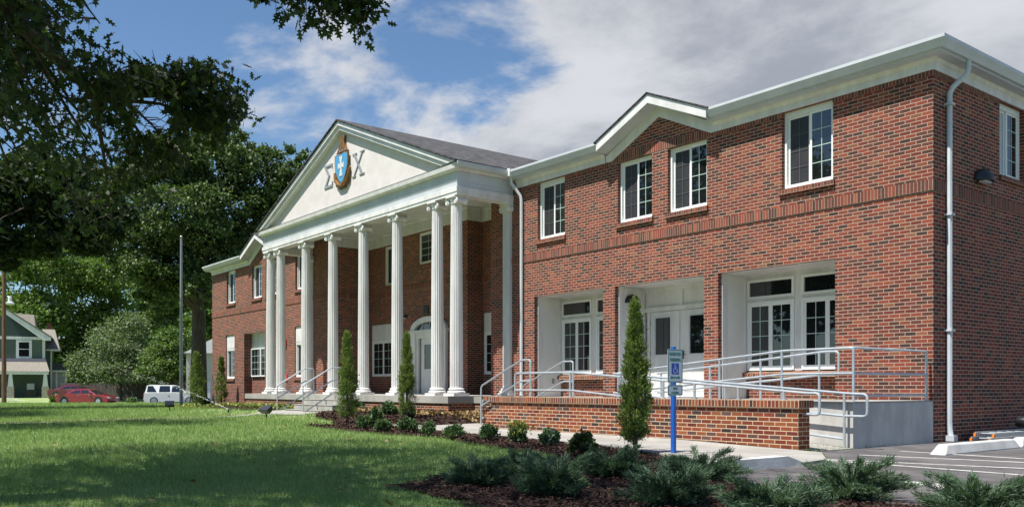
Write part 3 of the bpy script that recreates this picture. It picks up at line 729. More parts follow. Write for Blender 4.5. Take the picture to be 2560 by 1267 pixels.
ty = MB().prism([(AX - 6.3, 6.867), (AX + 6.3, 6.867), (AX, ZR - .20)], 'y', -1.87, -1.7).build('pediment', STUC, B)
for sg in (-1, 1):
    hw = 6.72
    def q(u, dz): return (AX + sg * u, ZR - sl_ * u + dz)
    m = MB(); m.prism([q(0, -.02), q(hw, -.02), q(hw - .06, -.05), q(hw - .36, -.15), q(0, -.15)], 'y', -2.09, -1.70); m.prism([q(0, -.151), q(hw - .37, -.151), q(hw - .74, -.29), q(0, -.29)], 'y', -2.03, -1.70); m.build('raking_cornice', WHITE, ty)
m = MB()
for sg in (-1, 1):
    def q(u, dz): return (AX + sg * u, ZR - sl_ * u + dz)
    m.prism([q(0, 0), q(6.80, 0), q(6.80, .045), q(0, .045)], 'y', -2.14, 9.0)
m.build('portico_roof', SHING, B)
m = MB().box(PX1 - .1, PX1 + .0, -1.9, 0, 6.866, 6.885)
g_ = MB(); g_.prism([(PX1 + .155, 6.76), (PX1 + .155, 6.90), (PX1 + .26, 6.90), (PX1 + .255, 6.85), (PX1 + .20, 6.76)], 'y', -2.06, -.34); g_.build('gutter', TRIM, B)
# columns: one set of meshes, copied
def column_prof(): 
    p = []
    for i in range(15):
        t_ = i / 14; p.append((.178 - .028 * t_ ** 1.6, .90 + t_ * 4.97))
    return p
def make_column():
    z0 = .68
    sh = MB().lathe(column_prof(), n=100, flute=20, depth=.017).build('column', WHITE, B)
    bs = MB(); bs.box(-.255, .255, -.255, .255, z0, z0 + .075)
    bs.lathe([(.235, .756), (.250, .775), (.250, .800), (.232, .818), (.205, .828), (.200, .845), (.212, .855), (.222, .868), (.212, .885), (.190, .899), (.17, .905)], n=40)
    b_ = bs.build('base', WHITE, B, smooth=True)
    cp = MB(); cp.lathe([(.150, 5.865), (.163, 5.875), (.163, 5.892), (.150, 5.902), (.155, 5.93), (.185, 5.955), (.175, 5.985)], n=32)
    cp.box(-.21, .21, -.17, .17, 5.985, 6.015); cp.box(-.215, .215, -.215, .215, 6.03, 6.0695); cp.box(-.195, .195, -.195, .195, 6.0151, 6.0299)
    for sx in (-1, 1):
        cx = sx * .205
        cp.lathe([(.085, -.17), (.088, -.155), (.062, -.08), (.052, 0), (.062, .08), (.088, .155), (.085, .17)], (cx, 0, 5.925), 20, 'y')
        for yy in (-.172, .172):
            sp_ = [(cx - sx * r_ * math.cos(a), yy, 5.925 + r_ * math.sin(a)) for a, r_ in [(1.6 + i * .42, .082 - i * .0033) for i in range(22)]]
            cp.tube(sp_, .010, 6)
            cp.lathe([(.02, -.012), (.02, .012)], (cx, yy, 5.925), 12, 'y')
    c_ = cp.build('capital', WHITE, B, smooth=True)
    for o in (b_, c_): o.parent = sh
    return sh
COLX = [AX + d_ for d_ in (6.27, 5.33, 3.15, 1.06, -1.06, -3.15, -5.33, -6.27)]
c0 = make_column()
def put(o, x, y):
    o.location = (x + 18.2, y, 0)
for o in [c0]: pass
for ch in c0.children: ch.location = (0, 0, 0)
for o in [c0, *c0.children]:      # column meshes are centred on their own axis
    o.data.transform(Matrix.Translation((-18.2, 0, 0)))
put(c0, COLX[0], -1.72)
for x_ in COLX[1:]:
    o = c0.copy(); COL.objects.link(o); o.parent = B; put(o, x_, -1.72)
    for ch in c0.children:
        k = ch.copy(); COL.objects.link(k); k.parent = o
for x_, in ((-12.07,), (-24.78,)):
    m = MB(); m.box(x_ - .15, x_ + .15, -.10, -.001, .90, 5.87)
    for i in range(5): m.box(x_ - .125 + i * .055, x_ - .125 + i * .055 + .03, -.112, -.10, 1.0, 5.8)
    pl = m.build('pilaster', WHITE, B)
    m = MB(); m.box(x_ - .23, x_ + .23, -.2, -.001, .68, .76); m.box(x_ - .205, x_ + .205, -.17, -.001, .7601, .83); m.box(x_ - .18, x_ + .18, -.14, -.001, .8301, .899); m.build('base', WHITE, pl)
    m = MB(); m.box(x_ - .20, x_ + .20, -.15, -.001, 5.97, 6.02); m.box(x_ - .21, x_ + .21, -.19, -.001, 6.0201, 6.069); m.box(x_ - .16, x_ + .16, -.13, -.001, 5.871, 5.969)
    for s in (-1, 1):
        m.lathe([(.085, -.16), (.085, -.02)], (x_ + s * .17, 0, 5.91), 20, 'y'); m.tube([(x_ + s * .17 - s * r_ * math.cos(a), -.165, 5.91 + r_ * math.sin(a)) for a, r_ in [(1.6 + i * .42, .078 - i * .0032) for i in range(22)]], .010, 6)
    m.build('capital', WHITE, pl)
# emblem and Greek letters on the pediment
ex = -18.42
em = MB()
em.prism([(ex - 0.508, 8.02), (ex - 0.426, 8.10), (ex - .34, 8.05), (ex - .30, 7.70), (ex, 7.50), (ex + .30, 7.70), (ex + .34, 8.05), (ex + 0.426, 8.10), (ex + 0.508, 7.98), (ex + 0.459, 7.84), (ex + 0.492, 7.70), (ex + .48, 7.62), (ex + .44, 7.50), (ex + .28, 7.46), (ex + .14, 7.36), (ex, 7.40), (ex - .14, 7.36), (ex - .28, 7.46), (ex - .44, 7.50), (ex - .48, 7.62), (ex - 0.492, 7.70), (ex - 0.459, 7.84)], 'y', -1.93, -1.871)
E_ = em.build('emblem', GOLD, B)
m = MB(); m.tube([(ex - .50, -1.94, 7.95), (ex - .44, -1.95, 7.70), (ex - .2, -1.955, 7.52), (ex, -1.955, 7.47), (ex + .2, -1.955, 7.52), (ex + .44, -1.95, 7.70), (ex + .50, -1.94, 7.95)], [.05, .06, .07, .05, .07, .06, .05], 8); m.build('scroll', GOLD, E_, smooth=True)
shp = [(-.46, 8.50), (-.24, 8.545), (0, 8.52), (.24, 8.545), (.46, 8.50), (.47, 8.25), (.42, 8.0), (.30, 7.78), (.15, 7.61), (0, 7.52), (-.15, 7.61), (-.30, 7.78), (-.42, 8.0), (-.47, 8.25)]
MB().prism([(ex + a, b) for a, b in shp], 'y', -1.965, -1.931).build('shield_rim', GOLD, E_)
MB().prism([(ex + a * .90, 8.05 + (b - 8.05) * .92) for a, b in shp], 'y', -1.972, -1.966).build('shield', SHBL, E_)
cr_ = [(-.10, 7.78), (.10, 7.78), (.055, 8.02), (.06, 8.07), (.20, 8.02), (.20, 8.22), (.06, 8.17), (.055, 8.22), (.10, 8.42), (-.10, 8.42), (-.055, 8.22), (-.06, 8.17), (-.20, 8.22), (-.20, 8.02), (-.06, 8.07), (-.055, 8.02)]
MB().prism([(ex + a, b) for a, b in cr_], 'y', -1.985, -1.973).build('cross', WHITE, E_)
m = MB(); m.prism([(ex - .36, 8.56), (ex + .36, 8.56), (ex + .25, 8.67), (ex + .19, 8.77), (ex + .16, 8.88), (ex + .18, 9.00), (ex + .21, 9.08), (ex, 9.04), (ex - .21, 9.08), (ex - .18, 9.00), (ex - .16, 8.88), (ex - .19, 8.77), (ex - .25, 8.67)], 'y', -1.96, -1.871); m.build('crest', GOLD, E_)
m = MB()
for s in (-.27, -.09, .09, .27): m.lathe([(.035, -1.97), (.03, -1.961)], (ex + s, 0, 8.60), 10, 'y')
m.build('studs', GREYL, E_)
def letter(polys, x, z):
    m = MB()
    for p in polys: m.prism([(x + a, z + b) for a, b in p], 'y', -1.90, -1.871)
    m.build('letter', GREYL, B)
letter([[(0, 0), (.60, 0), (.62, .17), (.585, .17), (.545, .075), (.17, .075), (.40, .40), (.17, .70), (.535, .70), (.575, .62), (.605, .62), (.59, .77), (0, .77), (0, .74), (.30, .385), (0, .035)]], -19.80, 7.60)
letter([[(.02, .71), (.30, .71), (.30, .74), (.02, .74)], [(.54, .71), (.80, .71), (.80, .74), (.54, .74)], [(0, 0), (.24, 0), (.24, .03), (0, .03)], [(.48, 0), (.80, 0), (.80, .03), (.48, .03)],
        [(.10, .71), (.22, .71), (.70, .03), (.58, .03)]], -17.82, 7.62)
letter([[(.64, .71), (.69, .71), (.425, .36), (.40, .40)], [(.375, .365), (.40, .325), (.145, .03), (.10, .03)]], -17.82, 7.62)
# porch floor and terrace
m = MB(); m.box(-26.1, -11.87, -2.2, 1.8, .49, .68); m.build('porch_floor', CONC, B)
m = MB(); m.box(-26.06, -11.91, -2.16, 1.8, -.3, .49); m.build('porch_base', BR2, B)
m = MB(); m.box(-11.869, -7.6, -1.36, -.001, .49, FL); m.box(-12.9, -7.6, -.0009, 1.2, .45, FL); m.box(-7.6, -1.8, -.0009, 1.2, .45, FL); m.build('terrace_floor', CONC, B)
m = MB(); m.box(-11.869, -7.6, -1.33, -.001, -.2, .49); m.build('terrace_base', BR2, B)
# downspouts
def spout(pts, label=None):
    m = MB()
    for (a, b) in zip(pts, pts[1:]):
        A, Bv = Vector(a), Vector(b); d_ = (Bv - A).normalized()
        m.tube([A - d_ * .015, Bv + d_ * .015], .062, 4)
    return m
def spout_smooth(path, w=.047):
    m = MB(); m.tube(path, w, 8); return m.build('downspout', TRIM, B, smooth=True)
d1 = spout_smooth([(.275, .72, 6.72), (.275, .72, 6.56), (.25, .68, 6.44), (.10, .50, 6.22), (.065, .46, 6.10), (.065, .46, .30), (.07, .46, .18), (.10, .44, .04)])
for z in (5.9, 3.95, 1.9): MB().box(.0, .135, .39, .53, z, z + .035).build('bracket', TRIM, d1)
MB().box(.02, .18, .38, .52, -.04, .06).build('shoe', TRIM, d1)
d2 = spout_smooth([(-11.62, -.27, 6.72), (-11.62, -.26, 6.56), (-11.56, -.20, 6.44), (-11.44, -.08, 6.20), (-11.42, -.065, 6.08), (-11.42, -.065, .72), (-11.40, -.10, .68)])
m = MB(); m.box(-11.72, -11.52, -.40, -.20, 6.72, 6.93); m.build('collector_box', WHITE, d2)

# ------------------------------------------------------------------ fixed small things on the walls
def half_dome(name, label, c, r, axis):
    m = MB(); n = 14; rings = []
    for i in range(7):
        ph = math.pi / 2 * i / 6
        ring = []
        for j in range(n + 1):
            a = math.pi * j / n
            u = r * math.cos(ph) * math.cos(a); w_ = r * .85 * math.cos(ph) * math.sin(a); z = r * .9 * math.sin(ph)
            ring.append(m.P((c[0] + (w_ if axis == 'x' else u), c[1] + (u if axis == 'x' else -w_), c[2] + z)))
        rings.append(ring)
    for a, b in zip(rings, rings[1:]):
        for j in range(n): m.f.append([a[j], a[j + 1], b[j + 1], b[j]])
    m.f.append(rings[0][::-1]); m.f.append([r_[0] for r_ in rings] + [r_[-1] for r_ in rings[::-1]])
    t_ = thing(name, label, 'wall lamp', c, 'black dome wall lamps')
    m.build('shade', BLACK, t_, smooth=True)
    k = MB(); 
    if axis == 'x': k.box(c[0] + .03, c[0] + r * .5, c[1] - r * .5, c[1] + r * .5, c[2] - .03, c[2] - .001)
    else: k.box(c[0] - r * .5, c[0] + r * .5, c[1] - r * .5, c[1] - .03, c[2] - .03, c[2] - .001)
    k.build('lens', SIGNW, t_)
half_dome('wall_lamp', 'black half dome lamp on the shaded end wall beside the small window', (.024, 1.76, 4.74), .27, 'x')
half_dome('wall_lamp', 'black half dome lamp on white siding beside the double doors', (-7.82, .56, 3.00), .24, 'x')
half_dome('wall_lamp', 'small black lamp on the porch wall beside the arched door', (-19.62, 1.199, 3.40), .14, 'y')
tag(MB().box(-18.40, -18.10, 1.17, 1.199, 3.46, 3.74).build('wall_plaque', BLACK), 'small dark square plaque above the arched front door', 'plaque')
t = thing('fire_alarm', 'red fire alarm horn on the brick beside the paired columns', 'fire alarm', (-27.2, -.03, 2.7))
MB().box(-27.33, -27.13, -.07, -.001, 2.66, 2.90).build('housing', RED, t); MB().box(-27.29, -27.17, -.10, -.071, 2.68, 2.76).build('strobe', SIGNW, t)
t = thing('connection_sign', 'small red and white fire sign low on the brick', 'sign', (-27.2, -.02, 1.2))
MB().box(-27.36, -27.06, -.03, -.001, 1.18, 1.44).build('plate', RED, t); MB().box(-27.31, -27.15, -.036, -.0301, 1.26, 1.40).build('marking', SIGNW, t)
tag(MB().box(-10.92, -10.912, .62, .70, 1.02, 1.16).build('outlet_cover', GREYL), 'small grey outlet cover on the white alcove siding', 'outlet')

# ------------------------------------------------------------------ ramp, steps, low wall
m = MB(uvo=(0, -.02)); m.box(-7.7, -.1, -3.87, -3.58, -.3, .60); o = thing('low_brick_wall', 'low red brick wall with a rowlock cap along the ramp', 'wall', (-4, -3.72, 0)); m.build('wall', BR2, o)
m = MB(uvo=(0, .6005)); m.box(-7.745, -.055, -3.91, -3.54, .6005, .716); m.build('cap', ROWL, o)
o = thing('cheek_wall', 'short brick cheek wall behind the lower handrail post', 'wall', (-8.4, -3, 0))
MB().box(-9.12, -7.70, -3.06, -2.90, -.2, .60).build('wall', BR2, o); MB(uvo=(0, .6005)).box(-9.15, -7.701, -3.09, -2.87, .6005, .70).build('cap', ROWL, o)
rp = thing('concrete_ramp', 'grey concrete wheelchair ramp and landing at the building corner', 'ramp', (-3, -2, 0))
m = MB()
m.box(-1.35, .0, -2.55, -.003, -.25, FL)
m.build('landing', CONCG, rp)
m = MB(); m.box(-1.36, .005, -2.575, -.003, FL + .0005, FL + .022); m.build('landing_top', WALK, rp)
m = MB()
m.hexa([(-5.3, -2.5, -.25), (-1.351, -2.5, -.25), (-1.351, -1.3, -.25), (-5.3, -1.3, -.25), (-5.3, -2.5, .33), (-1.351, -2.5, FL), (-1.351, -1.3, FL), (-5.3, -1.3, .33)]); m.build('upper_run', CONCG, rp)
m = MB(); m.hexa([(-5.3, -3.575, -.25), (.0, -3.575, -.25), (.0, -2.551, -.25), (-5.3, -2.551, -.25), (-5.3, -3.575, .33), (.0, -3.575, -.045), (.0, -2.551, -.045), (-5.3, -2.551, .33)]); m.build('lower_run', WALK, rp)
m = MB(); m.box(-7.08, -5.301, -3.575, -1.3, -.25, .33); m.build('turning_platform', WALK, rp)
m = MB(); m.box(-7.599, -1.352, -1.2995, -.001, -.2, FL); m.build('upper_walk', WALK, rp)
st = thing('concrete_steps', 'concrete side steps rising behind the brick cheek wall', 'steps', (-8.3, -2.2, 0))
m = MB()
for i in range(3): m.box(-8.72 + i * .30, -7.6, -2.88, -1.37, -.1 + i * .001 if i == 0 else .165 * i, .165 * (i + 1))
m.box(-7.5995, -7.081, -3.5, -1.301, -.1, FL); m.build('step_block', CONC, st)
st = thing('concrete_steps', 'pale concrete front steps up to the white column porch', 'steps', (-18.8, -2.6, 0))
m = MB()
for i in range(3):
    y0 = -2.201 - .31 * (3 - i); m.box(-20.15, -17.35, y0, -2.2005 if i == 2 else y0 + .31, -.1, .02 + .165 * (i + 1))
    m.box(-20.17, -17.33, y0 - .015, y0 + .31 - .016, .02 + .165 * (i + 1), .02 + .165 * (i + 1) + .012)
m.build('step_block', CONC, st)
m = MB()
for i in range(3):
    for x_ in (-19.45, -18.0): m.box(x_, x_ + .035, -2.201 - .31 * (3 - i) - .003, -2.201 - .31 * (3 - i), .02 + .165 * i + .02, .02 + .165 * (i + 1))
m.build('riser_joint', GREYL, st)

# ------------------------------------------------------------------ handrails
def arc(p, q, r_, c1):          # rounded corner at p between neighbours
    return p
def soften(pts, r_=.07, n=4):
    out = [Vector(pts[0])]
    for a, b, c in zip(pts, pts[1:], pts[2:]):
        a, b, c = Vector(a), Vector(b), Vector(c); u, v = (a - b), (c - b); k = min(r_, u.length * .45, v.length * .45); s_, e_ = b + u.normalized() * k, b + v.normalized() * k
        out += [(1 - t) ** 2 * s_ + 2 * t * (1 - t) * b + t * t * e_ for t in [i / n for i in range(n + 1)]]
    return out + [Vector(pts[-1])]
def rail(label, tops, posts, loc, group, r_=.021):
    t_ = thing('handrail', label, 'handrail', loc, group)
    for nm, pts in tops: MB().tube(soften(pts), r_, 8).build(nm, GALV, t_, smooth=True)
    for (x_, y_, z0, z1) in posts:
        m = MB(); m.tube([(x_, y_, z0), (x_, y_, z1)], r_ + .001, 8); p_ = m.build('post', GALV, t_, smooth=True)
        MB().lathe([(.05, z0), (.05, z0 + .012)], (x_, y_, 0), 12).build('base_plate', GALV, p_)
    return t_
G1, G2 = 'galvanised ramp handrails', 'galvanised stair handrails'
def stair_rail(label, x0, x1, x2, y, zlo, zhi, fl, g0):
    tops = [('top_rail', [(x0, y, g0), (x0, y, zlo), (x1, y, zhi), (x2, y, zhi), (x2, y, fl)]), ('lower_rail', [(x0, y, zlo - .46), (x1, y, zhi - .46), (x2, y, zhi - .46)])]
    t_ = rail(label, tops, [], (x0, y, g0), G2)
    return t_
r1 = stair_rail('stair handrail in front, its post bracketed to the brick cheek wall', -9.10, -7.60, -7.28, -3.13, .94, 1.51, .70, -.0)
for z in (.18, .58): MB().box(-9.09, -9.02, -3.12, -3.05, z, z + .05).build('bracket', GALV, r1)
stair_rail('stair handrail nearer the building wall, beside the brick cheek wall steps', -9.30, -7.80, -7.46, -1.72, .94, 1.51, FL, 0.0)
def fr_rail(label, x_):
    y0, y1, y2 = -3.30, -2.30, -1.98
    tops = [('top_rail', [(x_, y0, .02), (x_, y0, .98), (x_, y1, 1.56), (x_, y2, 1.56), (x_, y2, .68)]), ('lower_rail', [(x_, y0, .55), (x_, y1, 1.13), (x_, y2, 1.13)]), ('lower_rail', [(x_, y0, .10), (x_, y1, .70)])]
    return rail(label, tops, [], (x_, y0, 0), G2)
fr_rail('front porch stair handrail farthest from the two upright cedars', -20.42)
fr_rail('front porch stair handrail in the middle of the steps', -18.42)
y = -3.72
rail('long ramp handrail standing on the low brick wall', [('top_rail', [(-7.07, y, .716), (-7.07, y, 1.205), (-5.33, y, 1.205), (-.05, y, .82), (.16, y, .82), (.16, y, .50), (-.3, y, .52)]), ('lower_rail', [(-7.07, y, .85), (-5.33, y, .85), (-3.8, y, .735)])],
     [(x_, y, .716, zt) for x_, zt in ((-5.33, 1.2), (-4.0, 1.11), (-2.9, 1.03), (-2.2, .98), (-1.3, .91), (-.45, .85))], (-7, y, .7), G1)
y = -2.66
rail('ramp handrail along the inner edge of the lower run, ending in a loop', [('top_rail', [(-5.2, y, 1.19), (-.0, y, .81), (.30, y, .80), (.30, y, .46), (-.08, y, .46)]), ('lower_rail', [(-5.2, y, .80), (-.09, y, .46)]), ('lower_rail', [(-1.6, y, .22), (-.09, y, .10)])],
     [(x_, y, gzf(.2, y) if x_ > -.2 else .33 - (x_ + 5.3) * .0708, 1.18 - (x_ + 5.2) * .073) for x_ in (-5.0, -3.7, -2.4, -1.2, -.085)], (-5.2, y, 0), G1)
y = -2.44; yl = -2.50
t_ = rail('tall ramp guard rail round the upper landing corner', [('top_rail', [(-5.3, y, 1.20), (-1.35, y, 1.525), (-.06, y, 1.535), (-.06, -.12, 1.535), (-.06, -.12, .72)]), ('middle_rail', [(-5.3, y, .80), (-1.35, y, 1.13), (-.06, y, 1.13)]), ('middle_rail', [(-.06, y, 1.13), (-.06, -.12, 1.13)]), ('lower_rail', [(-.06, y, .775), (-.06, -.12, .775)])],
     [(x_, y, (.33 + (x_ + 5.3) * .0835 if x_ < -1.4 else FL), 1.525 if x_ > -1.4 else 1.20 + (x_ + 5.3) * .0823) for x_ in (-5.25, -3.9, -2.7, -1.38)] + [(-.06, y, FL + .02, 1.535), (-.06, -.12, FL + .02, 1.53)], (-3, y, 0), G1)
y = -1.36
rail('ramp handrail nearest the alcove windows, along the upper run', [('top_rail', [(-5.2, y, 1.20), (-1.30, y, 1.535), (-.98, y, 1.535), (-.98, y, 1.13), (-1.30, y, 1.13), (-5.2, y, .80)])],
     [(x_, y, FL if x_ > -1.4 else .33 + (x_ + 5.3) * .0835, 1.20 + (x_ + 5.2) * .0855) for x_ in (-5.1, -3.8, -2.6, -1.36)], (-3, y, 0), G1)

# ------------------------------------------------------------------ parking sign
sx_, sy_ = -.60, -6.05; sz = gzf(sx_, sy_)
sg_ = thing('parking_sign', 'green and white reserved parking sign on a bright blue post', 'sign', (sx_, sy_, sz))
MB().box(sx_ - .03, sx_ + .025, sy_ - .026, sy_ + .026, sz, 1.465).build('post', BLUE, sg_)
def rrect(u0, u1, z0, z1, r_, n=5):
    p = []
    for cx, cz, a0 in ((u1 - r_, z0 + r_, -90), (u1 - r_, z1 - r_, 0), (u0 + r_, z1 - r_, 90), (u0 + r_, z0 + r_, 180)):
        p += [(cx + r_ * math.cos(R(a0 + 90 * i / n)), cz + r_ * math.sin(R(a0 + 90 * i / n))) for i in range(n + 1)]
    return p
def text(body, u, z, size, par, m_, wx=1.0, name='lettering', bold=.0):
    cu = bpy.data.curves.new(name, 'FONT'); cu.body = body; cu.size = size; cu.align_x = 'CENTER'; cu.extrude = .0008; cu.offset = bold
    tmp = bpy.data.objects.new('tmp', cu); COL.objects.link(tmp)
    me = bpy.data.meshes.new_from_object(tmp.evaluated_get(bpy.context.evaluated_depsgraph_get()))
    bpy.data.objects.remove(tmp); bpy.data.curves.remove(cu)
    me.name = name; me.transform(Matrix(((0, 0, 1, 0), (wx, 0, 0, 0), (0, 1, 0, 0), (0, 0, 0, 1)))); me.materials.clear(); me.materials.append(m_)
    o = bpy.data.objects.new(name, me); COL.objects.link(o); o.parent = par
    off = Vector(sg_.location); o.location = (sx_ + .0345 - off.x, u - off.y, z - off.z); return o
def panel(z0, z1):
    p = MB().prism(rrect(sy_ - .152, sy_ + .152, z0, z1, .025), 'x', sx_ + .026, sx_ + .030).build('sign_panel', SIGNW, sg_)
    m = MB(); o_ = rrect(sy_ - .146, sy_ + .146, z0 + .006, z1 - .006, .022); i_ = rrect(sy_ - .134, sy_ + .134, z0 + .018, z1 - .018, .014)
    for k in range(len(o_)):
        k2 = (k + 1) % len(o_); m.face([(sx_ + .0325, *o_[k]), (sx_ + .0325, *o_[k2]), (sx_ + .0325, *i_[k2]), (sx_ + .0325, *i_[k])])
    m.build('border', SIGNG, p); return p
p = panel(.972, 1.430)
text('RESERVED', sy_, 1.340, .066, p, SIGNG, .80, bold=.0012); text('PARKING', sy_, 1.262, .066, p, SIGNG, .80, bold=.0012)
MB().prism(rrect(sy_ - .075, sy_ + .075, 1.085, 1.238, .008), 'x', sx_ + .0305, sx_ + .0325).build('symbol_plate', SIGNB, p)
m = MB(); xx = sx_ + .0345
m.tube([(xx, sy_ - .012, 1.222), (xx, sy_ - .012, 1.2205)], .012, 8)
m.lathe([(.0105, xx - .001), (.0105, xx + .001)], (0, sy_ - .012, 1.219), 10, 'x')
m.tube([(xx, sy_ - .012, 1.205), (xx, sy_ - .006, 1.160), (xx, sy_ + .028, 1.158), (xx, sy_ + .042, 1.122), (xx, sy_ + .055, 1.126)], .0065, 6)
m.tube([(xx, sy_ - .010, 1.185), (xx, sy_ + .020, 1.183)], .005, 6)
m.tube([(xx, sy_ - .004 + .036 * math.cos(a), 1.140 + .036 * math.sin(a)) for a in [1.9 + i * .28 for i in range(17)]], .0055, 6)
m.build('wheelchair_symbol', SIGNW, p)
m = MB(); zc = 1.040
m.prism([(sy_ - .10, zc), (sy_ - .065, zc + .026), (sy_ - .065, zc + .010), (sy_ + .065, zc + .010), (sy_ + .065, zc + .026), (sy_ + .10, zc), (sy_ + .065, zc - .026), (sy_ + .065, zc - .010), (sy_ - .065, zc - .010), (sy_ - .065, zc - .026)], 'x', sx_ + .0315, sx_ + .034); m.build('arrow', SIGNG, p)
p = panel(.795, .942)
text('VAN', sy_, .873, .052, p, SIGNG, .85, bold=.001); text('ACCESSIBLE', sy_, .822, .036, p, SIGNG, .80, bold=.0008)
# ------------------------------------------------------------------ things by the end wall
GALV2 = mat('ladder_metal', (.42, .44, .46), .4, metal=.6)
ORNG = mat('orange_plastic', (.75, .24, .03), .5)
la = thing('ladder', 'aluminium extension ladder with orange feet lying along the end wall', 'ladder', (.5, 1, -.06))
for x_, y0, zz_ in ((.20, .95, 0), (.66, .62, 0)):
    for k in range(2):
        z = gzf(.5, 1) + .012 + k * .085
        MB().box(x_ - .014 + k * .03, x_ + .014 + k * .03, y0 + k * .08 + .06, y0 + 4.9, z, z + .075).build('side_rail', GALV2, la)
        MB().box(x_ - .018 + k * .03, x_ + .020 + k * .03, y0 + k * .08 + .015, y0 + k * .08 + .0599, z - .004, z + .055).build('foot', ORNG, la)
for k in range(14):
    y_ = 1.2 + k * .305; z = gzf(.5, 1) + .05
    MB().tube([(.2, y_, z), (.68, y_, z)], .017, 8).build('rung', GALV2, la); MB().tube([(.23, y_ + .1, z + .085), (.70, y_ + .1, z + .085)], .017, 8).build('rung', GALV2, la)
tl = thing('hose_reel', 'black rounded reel with a yellow spot resting on the ladder', 'reel', (.45, 2.35, .1))
MB().lathe([(.04, .30), (.09, .31), (.10, .33), (.10, .55), (.09, .57), (.04, .58)], (0, 2.62, .26), 20, 'x').build('drum', BLACK, tl, smooth=True)
MB().lathe([(.045, .60), (.04, .615)], (0, 2.56, .24), 12, 'x').build('hub', mat('yellow_plastic', (.65, .45, .03), .5), tl)

# ------------------------------------------------------------------ floodlights in the lawn
def floodlight(px, py, label, w_, face):
    x_, y_ = uz(px, py, 0.0); z = gzf(x_, y_); t_ = thing('floodlight', label, 'floodlight', (x_, y_, z), 'black ground floodlights')
    rot = Matrix.Translation((x_, y_, z)) @ Matrix.Rotation(face, 4, 'Z')
    m = MB(rot); m.tube([(0, 0, -.05), (0, 0, .13), (0, -.03, .17)], .022, 8); m.build('stake', BLACK, t_)
    m = MB(rot @ Matrix.Translation((0, 0, .26)) @ Matrix.Rotation(R(38), 4, 'X')); m.hexa([(-w_, -.09, -.07), (w_, -.09, -.07), (w_, .05, -.05), (-w_, .05, -.05), (-w_ - .02, -.12, .07), (w_ + .02, -.12, .07), (w_ + .02, .12, .07), (-w_ - .02, .12, .07)]); m.build('housing', BLACK, t_)
    m = MB(rot @ Matrix.Translation((0, 0, .26)) @ Matrix.Rotation(R(38), 4, 'X')); m.box(-w_, w_, -.10, .10, .0705, .078); m.build('lens', GLASS, t_)
floodlight(666, 1046, 'wide black floodlight in the lawn before the front steps', .22, R(10))
floodlight(424, 1027, 'dark floodlight tilted over, farther off in the lawn', .16, R(70))
# sprinklers
SPRAY = newmat('water_spray'); t = SPRAY[1]
gg = t.nodes.new('ShaderNodeBsdfTransparent'); dd = t.nodes.new('ShaderNodeBsdfDiffuse'); dd.inputs[0].default_value = (.9, .93, .95, 1); mx = t.nodes.new('ShaderNodeMixShader'); mx.inputs[0].default_value = .22
t.links.new(gg.outputs[0], mx.inputs[1]); t.links.new(dd.outputs[0], mx.inputs[2]); t.links.new(mx.outputs[0], t.nodes['Material Output'].inputs[0]); SPRAY = SPRAY[0]
def sprinkler(px, py, z0, tip, label, n):
    x_, y_ = uz(px, py, z0); z = gzf(x_, y_); t_ = thing('sprinkler', label, 'sprinkler', (x_, y_, z), 'lawn sprinklers throwing water')
    MB().lathe([(.03, z), (.03, z + .10), (.02, z + .12)], (x_, y_, 0), 10).build('head', BLACK, t_)
    A = np.array([x_, y_, z + .12]); u = rng.uniform(size=n) ** 1.3; D = np.array(tip) - A
    P = A + u[:, None] * D; P[:, 2] += 1.1 * u * (1 - u)
    P += rng.normal(size=P.shape) * (.012 + .30 * u[:, None] ** 2.2) * np.array([1, 1, .8]); P[:, 2] = np.maximum(P[:, 2], z)
    dirs = D + np.stack([0 * u, 0 * u, 1.1 * (1 - 2 * u)], -1)
    leaves('water', P, .07, SPRIG, SPRAY, t_, axis=dirs / np.linalg.norm(dirs, axis=1)[:, None], jitter=.12)
sprinkler(571, 1031, .05, (-33.5, -6.6, 1.9), 'sprinkler at the bed edge throwing a long jet across the lawn', 650)
sprinkler(279, 1006, -.35, (-68, -18, 1.2), 'far sprinkler jet in front of the bright red car', 400)

